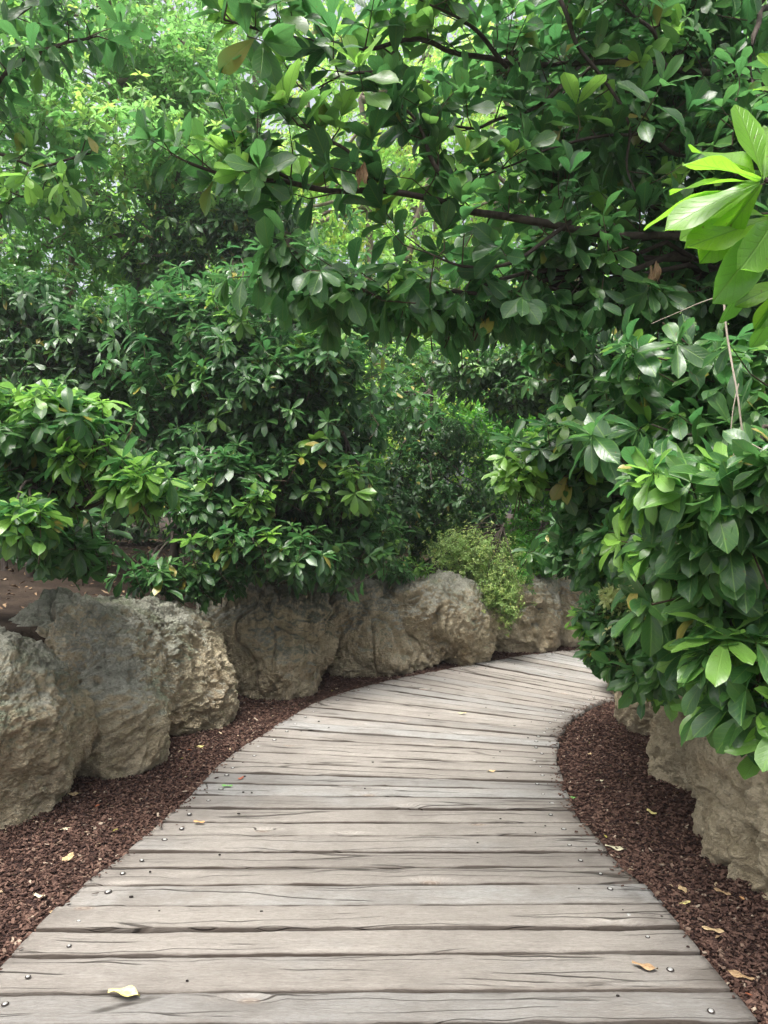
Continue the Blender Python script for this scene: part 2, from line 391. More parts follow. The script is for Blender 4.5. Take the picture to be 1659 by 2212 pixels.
def wood_mat():
    m, t = mat('weathered timber'); b = NB(t)
    uv = b.tc('UV'); pr = b.attr('rnd')
    sp = t.nodes.new('ShaderNodeSeparateXYZ'); b.link(uv, sp.inputs[0])
    # knots bend the grain round them
    kv = b.mapv(uv, (1.4, 3.2, 1)); kn = b.voro(kv, 1.3); 
    kf = b.ramp(kn, .0, .3, 1, 0)
    cmb = t.nodes.new('ShaderNodeCombineXYZ')
    b.link(sp.outputs[0], cmb.inputs[0])
    wob = b.math('MULTIPLY', b.math('SUBTRACT', b.noise(b.mapv(uv, (1.1, 2.2, 1)), 1.6, 2), .5), .10)
    b.link(b.math('ADD', b.math('ADD', sp.outputs[1], wob), b.math('MULTIPLY', kf, .05)), cmb.inputs[1])
    g = cmb.outputs[0]
    g1 = b.noise(b.mapv(g, (5, 190, 1)), 1, 6, .75, .05)
    g2 = b.noise(b.mapv(g, (40, 420, 1)), 1, 4, .8)
    g3 = b.noise(b.mapv(g, (1.6, 26, 1)), 1, 5, .65, .3)
    patch = b.noise(b.mapv(uv, (1.3, 2.6, 1)), 1.4, 4, .6)
    warm = (.375, .35, .312); grey = (.375, .38, .365); 
    c = b.mix(b.ramp(b.math('ADD', pr, b.math('MULTIPLY', b.math('SUBTRACT', patch, .5), 1.6)), .35, 1.05), warm, grey)
    c = b.mix(b.ramp(b.noise(b.mapv(uv, (1, 1, 1), (4, 9, 0)), 2.1, 5, .65), .45, .7, 0, .6), c, (.2, .185, .165))
    c = b.mix(b.ramp(g1, .34, .54, .36, 0), c, (.15, .13, .11))
    c = b.mix(b.ramp(g1, .56, .7, 0, .5), c, (.52, .475, .41))
    c = b.mix(b.ramp(g3, .3, .5, .2, 0), c, (.2, .18, .155))
    c = b.mix(b.ramp(b.noise(b.mapv(g, (22, 95, 1)), 1, 6, .85), .35, .62, .42, 0), c, (.17, .15, .13))
    c = b.mix(b.ramp(g2, .35, .52, .45, 0), c, (.12, .1, .085))
    c = b.mix(b.ramp(b.math('FRACT', b.math('MULTIPLY', pr, 7.3)), 0, 1, 0, .42), c, (.15, .135, .118))
    # rings inside a knot
    rings = b.ramp(b.math('SINE', b.math('MULTIPLY', kn, 230)), .1, .9)
    kcol = b.mix(rings, (.23, .18, .14), (.36, .3, .25))
    c = b.mix(b.ramp(kn, .04, .11, .8, 0), c, kcol)
    # drying cracks
    cr = b.voro(b.mapv(g, (.55, 13, 1), (2, 5, 0)), 1, 'DISTANCE_TO_EDGE')
    crk = b.ramp(cr, .003, .024, 1, 0)
    msk = b.ramp(b.noise(b.mapv(uv, (1.4, 5, 1), (7, 3, 0)), 1, 3), .45, .56)
    crk = b.math('MULTIPLY', crk, msk)
    c = b.mix(b.math('MULTIPLY', crk, .82), c, (.045, .037, .03))
    end = b.attr('stain_shade')  # stain at the plank ends, plus gap shade painted on long edges and sides
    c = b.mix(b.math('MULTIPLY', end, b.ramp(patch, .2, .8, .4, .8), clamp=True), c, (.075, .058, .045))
    c = b.mix(b.math('SUBTRACT', end, 1.0, clamp=True), c, (.012, .01, .008))  # near-black sides: the dark of the gaps is put into the colour
    h = b.math('SUBTRACT', b.math('ADD', b.math('MULTIPLY', g1, 1.3), b.math('MULTIPLY', g2, .4)), b.math('MULTIPLY', crk, 2.5))
    b.out(b.prin(c, b.math('ADD', .72, b.math('MULTIPLY', g1, .15)), b.bump(h, .007, 1), .2)); return m
M_WOOD = wood_mat()
def plain(name, col, rough=.6, metal=0, sc=60):
    m, t = mat(name); b = NB(t); n = b.noise(b.tc(), sc, 4, .6)
    c = b.mix(b.ramp(n, .3, .7, .0, .5), col, tuple(x*.5 for x in col))
    x = b.prin(c, rough, b.bump(n, .002, .5), .3); x.node.inputs['Metallic'].default_value = metal
    b.out(x); return m
M_BOLT = plain('galvanised bolt', (.5, .5, .48), .45, .6)
M_HOLE = plain('old bolt hole', (.035, .028, .024), .9)
M_JOIST = plain('dark joist timber', (.05, .04, .033), .9)

# ------------------------------------------------------------------ boardwalk
LP = np.array([(-1.42,-1.5),(-1.31,2.6),(-1.17,3.52),(-1.07,4.15),(-.99,4.78),(-.80,5.52),(-.45,6.45),(.20,7.22),(.72,7.68),(1.45,8.27),(2.35,8.72),(3.4,8.95),(5.2,9.1)])
RP = np.array([(1.26,-1.5),(1.135,2.62),(1.015,3.52),(1.0,4.1),(1.04,4.55),(1.14,5.08),(1.33,5.60),(1.62,6.1),(2.0,6.45),(2.75,6.72),(3.4,6.8),(4.2,6.85),(5.6,6.9)])
def dense(A, n): 
    a = smooth_poly(np.c_[A, np.zeros(len(A))], n)
    return a[:, :2]
Ld, Rd = dense(LP, 2600), dense(RP, 2600)
cen = .42*Ld+.58*Rd
arc = np.r_[0, np.cumsum(np.linalg.norm(np.diff((Ld+Rd)/2, axis=0), axis=1))]
def deck_at(s): 
    i = np.clip(np.searchsorted(arc, s), 0, len(arc)-1); return Ld[i], Rd[i]
deck_y0 = 0.0
PV = []; PQ = []; PUV = []; PR = []; PS = []; off = 0; bolts = []; holes = []
# plank borders: set so that borders fall on those of the photograph (Y = 2.494, 2.694, 2.865 ...)
s0 = arc[np.argmin(np.abs((Ld[:, 1]+Rd[:, 1])/2-2.494))]
borders = [s0]
while borders[-1] < arc[-1]-.3:
    borders.append(borders[-1]+[.2, .171, .174, .173, .155, .15, .174, .168, .165, .17][len(borders)-1] if len(borders) <= 10 else borders[-1]+random.choice([.15, .155, .16, .17, .175, .18]))
b0 = [s0]
while b0[-1] > arc[0]+.3: b0.append(b0[-1]-random.choice([.15, .165, .17, .19]))
borders = b0[::-1]+borders[1:]
for k in range(len(borders)-1):
    La, Ra = deck_at(borders[k]); Lb, Rb = deck_at(borders[k+1])
    mid = ((La+Lb)/2+(Ra+Rb)/2)/2
    near = mid[1] < 4.5
    nx, ny = (90, 8) if near else (70, 6)
    ln = np.linalg.norm((Ra+Rb-La-Lb)/2)
    ex0 = random.uniform(-.008, .008)/ln; ex1 = 1+random.uniform(-.012, .012)/ln
    x = np.linspace(ex0, ex1, nx+1)
    gap = random.choice([.006, .008, .011, .014, .019]) 
    wd = np.linalg.norm((Lb+Rb-La-Ra)/2)
    v = np.array([0, .02, .07]+list(np.linspace(.2, .8, ny-3))+[.93, .98, 1.]); ny = len(v)-1
    xx, vv = np.meshgrid(x, v, indexing='ij')
    lo = La[None]*(1-x[:, None])+Ra[None]*x[:, None]; hi = Lb[None]*(1-x[:, None])+Rb[None]*x[:, None]
    # ragged long edges
    ed = lambda s: (.0028*noise(np.c_[x*ln, np.zeros(nx+1), np.zeros(nx+1)], 7, s)+.0016*noise(np.c_[x*ln, np.zeros(nx+1), np.zeros(nx+1)], 40, s+1))
    dirv = nrm(hi-lo)
    lo = lo+dirv*(gap/2+.002+ed(k*3))[:, None]; hi = hi-dirv*(gap/2+.002+ed(k*3+1))[:, None]
    # odd chips bitten out of an edge
    for _ in range(random.choice([0, 0, 1, 1, 2])):
        cx = random.random(); cw = random.uniform(.01, .05); dp = random.uniform(.004, .016)
        bite = dp*np.exp(-((x-cx)/cw)**2)
        if random.random() < .5: lo = lo+dirv*bite[:, None]
        else: hi = hi-dirv*bite[:, None]
    XY = lo[:, None]*(1-v[None, :, None])+hi[:, None]*v[None, :, None]
    # ends not sawn in one line
    XY[0] += (Ra-La)*random.uniform(-.002, .002)
    zb = random.uniform(-.004, .004)+.004*noise(np.stack([xx*ln, vv*wd, vv*0+k], -1), 1.3, 3)
    pts3 = np.stack([xx*ln, vv*wd, vv*0+k*7.], -1)
    z = zb+.0018*noise(pts3*np.array([1, 5, 1]), 4, 5)
    prof = np.interp(v, [0, .02, .07, .2, .8, .93, .98, 1], [-.010, -.004, -.001, 0, 0, -.001, -.004, -.010])
    z = z+prof[None]*(.6+.5*noise(pts3, 9, 8))
    top = np.concatenate([XY, z[..., None]], -1)
    n0 = (nx+1)*(ny+1); idx = np.arange(n0).reshape(nx+1, ny+1)
    Q = np.stack([idx[:-1, :-1], idx[1:, :-1], idx[1:, 1:], idx[:-1, 1:]], -1).reshape(-1, 4)
    # skirt: sides and ends down 9 cm
    loop = np.concatenate([idx[:, 0], idx[-1, 1:], idx[-2::-1, -1], idx[0, -2:0:-1]])
    sk = top.reshape(-1, 3)[loop].copy(); sk[:, 2] = -.085
    m = len(loop); a = loop; bidx = n0+np.arange(m)
    Qs = np.stack([a, bidx, np.roll(bidx, -1), np.roll(a, -1)], -1)
    V = np.vstack([top.reshape(-1, 3), sk])
    uvx = np.stack([xx*ln+k*3.17, vv*wd+k*.731], -1).reshape(-1, 2); uvs = uvx[loop]+np.array([0, .03])
    PV.append(V); PQ.append(np.vstack([Q, Qs])+off); off += len(V); PUV.append(np.vstack([uvx, uvs]))
    PR.append(np.full(len(V), random.random()))
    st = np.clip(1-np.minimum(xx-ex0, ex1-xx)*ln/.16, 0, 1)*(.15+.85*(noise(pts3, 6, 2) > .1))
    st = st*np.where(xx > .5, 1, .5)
    st[:, 0] = st[:, -1] = 1.3; st[:, 1] = np.maximum(st[:, 1], .5); st[:, -2] = np.maximum(st[:, -2], .5)  # long edges darkened, gap shade painted on top of the end stain
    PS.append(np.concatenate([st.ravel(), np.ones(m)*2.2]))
    for sx in (random.uniform(.045, .075), 1-random.uniform(.045, .075)):
        vvv = random.uniform(.3, .7); q = (La*(1-sx)+Ra*sx)*(1-vvv)+(Lb*(1-sx)+Rb*sx)*vvv
        if 2.0 < q[1] < 9 and q[0] < 3.2: bolts.append((q[0], q[1]))
    for _ in range(random.choice([2, 3, 4])):
        sx = random.choice([random.uniform(.08, .2), random.uniform(.8, .93), random.uniform(.1, .9)]); vvv = random.uniform(.15, .85)
        q = (La*(1-sx)+Ra*sx)*(1-vvv)+(Lb*(1-sx)+Rb*sx)*vvv
        if 2.0 < q[1] < 9: holes.append((q[0], q[1]))
deck = mesh_np('boardwalk', np.vstack(PV), np.vstack(PQ), [M_WOOD], uv=np.vstack(PUV), attrs={'rnd': np.concatenate(PR), 'stain_shade': np.concatenate(PS)})
tag(deck, kind='structure'); deck['label'] = 'curving boardwalk of grey weathered timber planks'
# joists beneath, seen through the gaps
jb = MB()
for f in (.06, .35, .65, .94):
    i = np.arange(0, 2600, 40); c = Ld[i]*(1-f)+Rd[i]*f
    V, Q = tube(np.c_[c, np.full(len(c), -.145)], .06, 4); jb.add(V, Q)
jb.build('joist', M_JOIST, deck, smooth=False)
def disc(n, r, z0, z1=None):
    a = np.linspace(0, 6.2832, n, endpoint=False); return np.c_[np.cos(a)*r, np.sin(a)*r, np.full(n, z0)]
def bolt_mesh():
    # dark countersink ring, then a domed washer head
    n = 12; V = np.vstack([disc(n, .019, .0015), disc(n, .0175, .0058), disc(n, .0125, .006), disc(n, .0115, .0045)])
    Q = []
    for r in range(3):
        for j in range(n): Q.append((r*n+j, r*n+(j+1) % n, (r+1)*n+(j+1) % n, (r+1)*n+j))
    m0 = len(Q)
    V2 = np.vstack([disc(n, .0115, .005), disc(n, .0105, .0095), disc(n, .006, .0115), disc(n, .0006, .012)])
    for r in range(3):
        for j in range(n): Q.append((r*n+j+4*n, r*n+(j+1) % n+4*n, (r+1)*n+(j+1) % n+4*n, (r+1)*n+j+4*n))
    return np.vstack([V, V2]), np.array(Q), np.r_[np.zeros(m0), np.ones(len(Q)-m0)]
bv, bq, bm = bolt_mesh(); proto = None
for i, (x, y) in enumerate(bolts[:96]):
    if proto is None:
        proto = mesh_np('bolt', bv, bq, [M_HOLE, M_BOLT], deck, bm); o = proto
    else:
        o = proto.copy(); COL.objects.link(o); o.parent = deck
    o.location = (x, y, .0); s = random.uniform(.45, .72); o.scale = (s*random.uniform(1, 1.3), s, .45); o.rotation_euler = (random.uniform(-.04, .04), 0, random.random()*6)
proto = None
hv = np.vstack([disc(8, 1, .0), disc(8, .95, .0035), disc(8, .02, .0036)]); hq = np.array([(r*8+j, r*8+(j+1) % 8, (r+1)*8+(j+1) % 8, (r+1)*8+j) for r in range(2) for j in range(8)])
random.shuffle(holes)
for i, (x, y) in enumerate(holes[:62]):
    if proto is None: proto = mesh_np('nail_hole', hv, hq, [M_HOLE], deck); o = proto
    else: o = proto.copy(); COL.objects.link(o); o.parent = deck
    o.location = (x, y, .0); s = random.uniform(.003, .0065); o.scale = (s*random.uniform(1, 1.6), s, 1)

# ------------------------------------------------------------------ ground
# wall lines (plan view); the terrace behind each is higher
WL = np.array([(-3.2,-6),(-2.9,.5),(-2.55,2.6),(-2.35,4.0),(-2.05,5.1),(-1.75,6.2),(-1.15,7.1),(-.4,7.9),(.4,8.2),(1.2,8.8),(2.1,9.5),(3.5,10.1),(8,10.8)])
WR = np.array([(3.0,-6),(2.7,.5),(2.3,2.4),(2.1,3.6),(2.25,5.0),(2.5,6.1),(3.3,6.2),(4.2,6.2),(9,6.2)])
def poly_dist(p, A, above):
    """signed distance, positive on the far side of the wall"""
    best = np.full(len(p), 1e9); sg = np.zeros(len(p))
    for a, b in zip(A[:-1], A[1:]):
        d = b-a; t = np.clip(((p-a)@d)/(d@d), 0, 1); q = a+t[:, None]*d; r = p-q; dd = np.linalg.norm(r, axis=1)
        s = np.sign(d[0]*r[:, 1]-d[1]*r[:, 0]); m = dd < best; best[m] = dd[m]; sg[m] = s[m]
    return best*sg*above
def sst(x, a, b): t = np.clip((x-a)/(b-a), 0, 1); return t*t*(3-2*t)
def ground_z(X, Y):
    p = np.c_[X, Y]; dl = poly_dist(p, WL, 1); dr = poly_dist(p, WR, -1)
    n = fbm(np.c_[X, Y, X*0], .8, 3, 4)*.05
    zl = sst(dl, -.05, .28)*.88+sst(dl, .3, 5)*.28+np.clip(dl, 0, 60)*.006
    zr = sst(dr, -.05, .3)*.55+sst(dr, .3, 4)*.2
    z = -.12+np.maximum(zl, zr)+n*np.maximum(sst(dl, .1, 1), sst(dr, .1, 1))
    return z
ax = np.r_[-70, -45, -30, -22, np.arange(-15, 15.01, .15), 22, 30, 45, 70]
ay = np.r_[-60, -40, -25, -12, np.arange(-6, 20.01, .15), 26, 35, 50, 80]
gx, gy = np.meshgrid(ax, ay, indexing='ij'); gz = ground_z(gx.ravel(), gy.ravel())
idx = np.arange(gx.size).reshape(gx.shape)
gq = np.stack([idx[:-1, :-1], idx[1:, :-1], idx[1:, 1:], idx[:-1, 1:]], -1).reshape(-1, 4)
go = mesh_np('ground', np.c_[gx.ravel(), gy.ravel(), gz], gq, [M_SOIL]); tag(go, kind='structure')
def mulch_z(X, Y):
    p = np.c_[X, Y]; dl = poly_dist(p, WL, 1); dr = poly_dist(p, WR, -1)
    d = np.maximum(dl, dr)
    return -.032+.05*sst(d, -.75, -.1)+fbm(np.c_[X, Y, X*0], 2.2, 3, 9)*.012
mx_, my_ = np.meshgrid(np.arange(-3.2, 5.6, .06), np.arange(-1.5, 10.6, .06), indexing='ij')
mz = mulch_z(mx_.ravel(), my_.ravel())
# under the deck the bed drops below the planks
from_deck = np.zeros(mz.shape, bool)
poly = np.vstack([Ld[::40], Rd[::-40]])
def inside(X, Y, poly):
    c = np.zeros(X.shape, bool); j = len(poly)-1
    for i in range(len(poly)):
        xi, yi = poly[i]; xj, yj = poly[j]
        m = ((yi > Y) != (yj > Y)) & (X < (xj-xi)*(Y-yi)/(yj-yi+1e-12)+xi); c ^= m; j = i
    return c
ins = inside(mx_.ravel(), my_.ravel(), poly); mz[ins] = np.minimum(mz[ins], -.1)
idx = np.arange(mx_.size).reshape(mx_.shape)
mq = np.stack([idx[:-1, :-1], idx[1:, :-1], idx[1:, 1:], idx[:-1, 1:]], -1).reshape(-1, 4)
mo = mesh_np('mulch_bed', np.c_[mx_.ravel(), my_.ravel(), mz], mq, [M_MULCH]); tag(mo, kind='structure')
# loose chips
def flakes(X, Y, Z, L, W, T, tilt, rnd, name, mt, bend=0.0):
    N = len(X); a = rng.uniform(0, 6.283, N)
    d = np.c_[np.cos(a), np.sin(a), rng.normal(0, tilt, N)]; d = nrm(d)
    u = nrm(np.c_[rng.normal(0, tilt, N), rng.normal(0, tilt, N), np.ones(N)])
    s = nrm(np.cross(d, u)); n = np.cross(s, d); c = np.c_[X, Y, Z]
    j = lambda q: rng.uniform(1-q, 1+q, N)[:, None]
    V = []
    for zz in (0, 1):
        for (a_, b_) in ((-1, -1), (1, -1), (1, 1), (-1, 1)):
            V.append(c+d*a_*(L/2)[:, None]*j(.35)+s*b_*(W/2)[:, None]*j(.45)+n*(zz*T)[:, None])
    V = np.stack(V, 1).reshape(-1, 3)
    q = np.array([(4,5,6,7), (0,1,5,4), (1,2,6,5), (2,3,7,6), (3,0,4,7)])
    Q = (np.arange(N)[:, None, None]*8+q[None]).reshape(-1, 4)
    return mesh_np(name, V, Q, [mt], attrs={'rnd': np.repeat(rnd, 8)}, smooth=False)
NC = 300000
X = rng.uniform(-2.9, 4.2, NC); Y = 1.9+8.2*rng.random(NC)**1.35
p = np.c_[X, Y]; keep = (~inside(X, Y, poly)) & (poly_dist(p, WL, 1) < .25) & (poly_dist(p, WR, -1) < .25)
X, Y = X[keep], Y[keep]; n = len(X)
tag(flakes(X, Y, mulch_z(X, Y)+rng.uniform(-.002, .012, n), rng.gamma(4, .0030, n)+.004, rng.gamma(4, .0014, n)+.0025, rng.uniform(.002, .006, n), .35, rng.random(n), 'mulch_chips', M_CHIP), 'loose reddish brown bark chips over the mulch beds', 'mulch', kind='stuff')

kk = rng.integers(0, 2600, 1100); sdz = rng.random(1100) < .5; w_ = rng.exponential(.009, 1100)
c = np.where(sdz[:, None], Ld[kk]*(1-w_[:, None])+Rd[kk]*w_[:, None], Rd[kk]*(1-w_[:, None])+Ld[kk]*w_[:, None]); c = c[(c[:, 1] > 2) & (c[:, 1] < 9)]; n = len(c)
c = c+rng.normal(0, .01, c.shape)
tag(flakes(c[:, 0], c[:, 1], np.full(n, .004), rng.gamma(4, .002, n)+.004, rng.gamma(4, .001, n)+.002, rng.uniform(.001, .004, n), .15, rng.random(n), 'spilled_mulch', M_CHIP), 'crumbs of bark mulch spilled on the plank ends', 'mulch', kind='stuff')
# ------------------------------------------------------------------ rocks
def ico(sub):
    # cube sphere with n x n faces a side, welded by rounding
    n = sub; t = np.tan(np.linspace(-np.pi/4, np.pi/4, n+1)); a, b = np.meshgrid(t, t, indexing='ij'); o = np.ones_like(a)
    F_ = [(o, a, b), (-o, b, a), (b, o, a), (a, -o, b), (a, b, o), (b, a, -o)]
    V = []; Q = []; k = 0; idx = np.arange((n+1)**2).reshape(n+1, n+1)
    q = np.stack([idx[:-1, :-1], idx[1:, :-1], idx[1:, 1:], idx[:-1, 1:]], -1).reshape(-1, 4)
    for f in F_:
        V.append(np.stack(f, -1).reshape(-1, 3)); Q.append(q+k); k += (n+1)**2
    V = nrm(np.vstack(V)); Q = np.vstack(Q)
    key = np.round(V, 6)+0.0; _, first, inv = np.unique(key, axis=0, return_index=True, return_inverse=True)
    return V[first], inv.reshape(-1)[Q]
def rock(name, label, center, ells, res, seed, k=.12, amp=1.0, group=None, mt=None):
    center = np.array(center, float); D, Q = ico(res)
    C = np.array([e[0] for e in ells], float); Rr = np.array([e[1] for e in ells], float)
    def sdf(p):
        q = (p[:, None]-C[None]); l = np.linalg.norm(q/Rr[None], axis=2); g = np.linalg.norm(q/Rr[None]**2, axis=2)
        d = l*(l-1)/np.maximum(g, 1e-6)
        return -k*np.log(np.exp(-d/k).sum(1))
    lo = np.zeros(len(D)); hi = np.full(len(D), 2.6)
    for _ in range(22):
        m = (lo+hi)/2; s = sdf(center+D*m[:, None]) < 0; lo = np.where(s, m, lo); hi = np.where(s, hi, m)
    p = center+D*lo[:, None]
    e = 1e-3; g = np.stack([sdf(p+np.eye(3)[i]*e)-sdf(p-np.eye(3)[i]*e) for i in range(3)], -1); nn = nrm(g)
    wp = p+.12*np.stack([noise(p, 3, seed+20+i) for i in range(3)], -1)
    d = .12*fbm(wp, 1.7, 3, seed)+.055*fbm(wp*np.array([1.2, 1.2, .8]), 3.6, 4, seed+5)+.03*fbm(wp*np.array([1.5, 1.5, .7]), 5.5, 3, seed+7, True)+.028*fbm(wp, 12, 4, seed+9)+.016*fbm(p, 26, 3, seed+12)
    # a few clefts
    cl = np.abs(fbm(wp*np.array([1.4, 1.4, .45]), 1.5, 3, seed+31)); d = d-.045*np.exp(-(cl/.03)**2)
    # honeycomb pits on the flanks
    pit = fbm(p, 16, 2, seed+41); d = d-.022*sst(pit, .22, .55)*sst(fbm(p, 2.5, 2, seed+44), -.1, .4)
    d = d+.0075*fbm(p, 45, 2, seed+50)
    d = d-.013*sst(np.abs(fbm(wp*np.array([1, 1, 1.8]), 2.6, 3, seed+61)), .10, .0)-.007*sst(fbm(p, 34, 2, seed+66), .15, .5)
    p = p+nn*(d*amp)[:, None]
    base = np.array([center[0], center[1], 0.])
    o = mesh_np(name, p-base, Q, [mt or M_ROCK], loc=base); return tag(o, label, 'rock', group)
gl = 'rocks walling the left side of the path'; gr = 'rocks walling the right side of the path'
rock('boulder', 'rough grey boulder at the left edge of the photo, nearest of the left row', (-2.4, 4.25, .35), [((-2.4,4.3,.36),(.64,.62,.46)),((-2.22,3.95,.52),(.42,.42,.30)),((-2.5,4.1,-.05),(.62,.6,.35))], 190, 1, group=gl)
rock('boulder', 'tall grey green boulder with a long sloping foot, second of the left row', (-1.95, 5.5, .45), [((-2.2,5.6,.55),(.62,.5,.42)),((-1.86,5.2,.42),(.3,.34,.45)),((-1.72,4.85,.12),(.27,.28,.42)),((-1.62,5.8,.42),(.36,.46,.45)),((-1.62,5.85,.02),(.46,.46,.38))], 210, 2, group=gl)
rock('boulder', 'tan boulder with a round bulge and an undercut base under the big shrub', (-1.05, 7.0, .42), [((-1.2,6.9,.52),(.52,.5,.36)),((-.98,6.78,.22),(.22,.26,.22)),((-1.3,6.85,.08),(.5,.4,.32)),((-.95,6.72,.02),(.3,.25,.14)),((-.8,7.2,.42),(.36,.42,.4))], 150, 3, group=gl)
rock('boulder', 'streaked tan rock with vertical drips, left of the dark overhanging rock', (-.42, 7.75, .42), [((-.5,7.7,.5),(.52,.46,.4)),((-.35,7.62,.1),(.62,.34,.34)),((-.05,7.85,.4),(.3,.38,.36))], 140, 4, group=gl)
rock('boulder', 'wide dark overhanging rock with a concave flank and a thin foot beside a hollow', (.35, 8.1, .45), [((.25,8.0,.6),(.52,.46,.28)),((.1,7.85,.25),(.42,.32,.36)),((.72,8.1,.45),(.36,.4,.3)),((.84,8.05,.15),(.2,.24,.34)),((.05,7.75,.0),(.3,.25,.2))], 140, 5, group=gl)
rock('boulder', 'pale tan rock below the trailing yellow green shrub', (1.45, 8.95, .4), [((1.45,8.85,.55),(.5,.42,.32)),((1.35,8.8,.12),(.56,.38,.34)),((1.72,8.9,.45),(.25,.3,.25))], 120, 6, group=gl)
rock('boulder', 'upright rounded rock at the bend, right of the trailing shrub', (2.2, 9.4, .4), [((2.15,9.35,.5),(.38,.42,.38)),((2.1,9.3,.08),(.42,.36,.34))], 110, 7, group=gl)
rock('boulder', 'low shaded rock where the path goes out of sight behind the right shrubs', (2.95, 9.75, .3), [((2.95,9.75,.4),(.5,.4,.4)),((3.4,9.85,.3),(.4,.35,.4))], 90, 8, group=gl)
rock('boulder', 'large tan rock at the right edge of the photo, nearest of the right row', (2.2, 3.8, .3), [((2.22,3.95,.36),(.55,.62,.38)),((2.15,3.3,.25),(.5,.55,.4)),((1.98,3.5,-.05),(.42,.55,.25)),((2.08,4.6,.24),(.36,.4,.34)),((1.95,4.45,.0),(.2,.4,.3))], 230, 11, amp=1.25, group=gr, mt=M_ROCKT)
rock('boulder', 'narrow pitted rock between the large tan rock and the bend on the right', (2.2, 5.6, .3), [((2.22,5.6,.36),(.42,.45,.34)),((2.1,5.7,.05),(.32,.4,.25))], 140, 12, group=gr, mt=M_ROCKT)
rock('boulder', 'grey pitted rock jutting over the planks at the right bend', (2.4, 6.6, .35), [((2.38,6.6,.42),(.52,.45,.36)),((2.35,6.5,.05),(.42,.42,.3))], 130, 13, k=.1, group=gr, mt=M_ROCKT)

# ------------------------------------------------------------------ plants
def limb(pts, r0, r1, n=14, jit=.03, seed=0, sides=8):
    q = smooth_poly(pts, n, jit, seed); return tube(q, np.linspace(r0, r1, n), sides, .18, seed), q
def plant(name, label, cat, base, trunks, blobs, L, lm, bark=None, group=None, shape='obovate', nu=4, nv=2, r0=.05, extra=None, crown_name='crown', limbs=True, partname='trunk', **kw):
    """base: foot of the plant. trunks: polylines from the foot. blobs: (centre, radii, count, options)"""
    bark = bark or M_BARK
    root = empty(name, base, label, cat, group)
    tq = []
    for i, t in enumerate(trunks):
        (V, Q), q = limb(t, r0*(1 if i == 0 else .7), r0*.4, 18, .05, i+3)
        mb = MB(); mb.add(V, Q); mb.build(partname, bark, root); tq.append(q)
    allq = np.vstack(tq)
    cr = Crown()
    lb = MB()
    for (c, r, n, o) in blobs:
        o = dict(o); c = np.array(c, float); k = dict(kw); k.update(o); LL = k.pop('L', L); nl = k.pop('limbs', 3)
        p = cr.blob(c, r, n, LL, **k)
        if limbs:
            i = np.argmin(np.linalg.norm(allq-c-np.array([0, 0, .4]), axis=1)*1.0); a = allq[i]
            bb = MB()
            for j in range(nl):
                e = p[rng.integers(len(p))]*.75+c*.25
                m = (a+e)/2+rng.normal(0, .08, 3)+np.array([0, 0, .06])
                (V, Q), q = limb([a, m, e], r0*.42, r0*.1, 12, .05, j, 6); bb.add(V, Q)
            if bb.V: bb.build('branch', bark, root)
    if extra: extra(cr, root, lb)
    if lb.V: lb.build('branch', bark, root)
    cr.build(root, lm, M_TWIG, shape, nu, nv, crown_name)
    return root
def BL(x, y, Y, rx, ry, rY, n, **o):        # a clump given by where it is seen
    return (P(x, y, Y), (rx/F*Y, rY, ry/F*Y), n, o)

# --- big shrub on the left terrace
plant('shrub', 'big dark green glossy shrub spilling over the left rocks in the middle of the photo', 'shrub', (-2.0, 7.4, .78),
      [[(-2.0,7.4,.7),(-1.98,7.4,1.5),(-1.8,7.4,2.3),(-1.5,7.5,3.0)], [(-1.9,7.5,.7),(-1.5,7.5,1.4),(-.9,7.4,2.2),(-.5,7.3,2.8)], [(-1.2,7.9,.7),(-1.0,7.8,1.6),(-1.3,7.8,2.6)]],
      [BL(690,790,6.7,110,55,.35,95,young=.12), BL(560,830,6.6,90,60,.35,80), BL(395,700,7.2,110,70,.5,90), BL(480,650,8.0,140,50,.6,120,young=.15),
       BL(600,720,7.6,110,60,.5,90), BL(400,840,7.0,90,60,.4,50), BL(620,900,6.9,110,60,.4,60),
       BL(480,1020,6.3,90,50,.3,42), BL(430,1090,6.15,75,40,.25,30,young=.1), BL(530,1080,6.2,60,40,.25,26,young=.5), BL(740,1060,6.7,75,50,.3,45,young=.45), BL(620,1020,6.6,90,50,.3,45),
       BL(560,1190,6.2,130,60,.35,80), BL(340,1235,5.9,60,28,.2,16), BL(450,1250,6.05,70,30,.2,22), BL(680,1190,6.7,100,60,.35,60), BL(760,1150,7.0,80,70,.35,55),
       BL(480,920,7.7,200,120,.5,220,shell=.8), BL(700,960,7.8,140,150,.5,220,shell=.8), BL(560,1120,7.5,170,110,.4,170,shell=.8), BL(560,760,8.2,260,120,.5,260,shell=.8), BL(560,950,7.1,240,240,.45,230), BL(420,760,7.3,150,150,.4,110), BL(540,860,6.7,270,270,.4,330,shell=.5), BL(640,660,7.6,200,110,.5,160)],
      .142, M_LEAF, r0=.055, young=.06, n=6, pairs=2, droop=.35, up=.45, twig=.25)
# --- shrub left of it, duller
plant('shrub', 'dull green shrub with long arching shoots behind the gap on the left terrace', 'shrub', (-3.6, 7.8, .9),
      [[(-3.6,7.8,.8),(-3.5,7.8,1.8),(-3.3,7.7,2.8)], [(-3.9,8,.8),(-4.1,8,2.0),(-3.9,7.9,3.0)]],
      [BL(60,660,7.6,130,60,.5,110), BL(220,700,7.3,100,50,.4,80), BL(100,760,7.6,140,70,.5,130), BL(260,800,7.5,120,60,.5,90,young=.1), BL(150,900,8.3,240,90,.5,240,shell=.8), BL(180,1000,8.6,260,70,.5,240,shell=.8), BL(0,640,8.4,150,70,.5,120)],
      .13, M_LEAFD, r0=.05, young=.06, n=6, pairs=2, droop=.3)
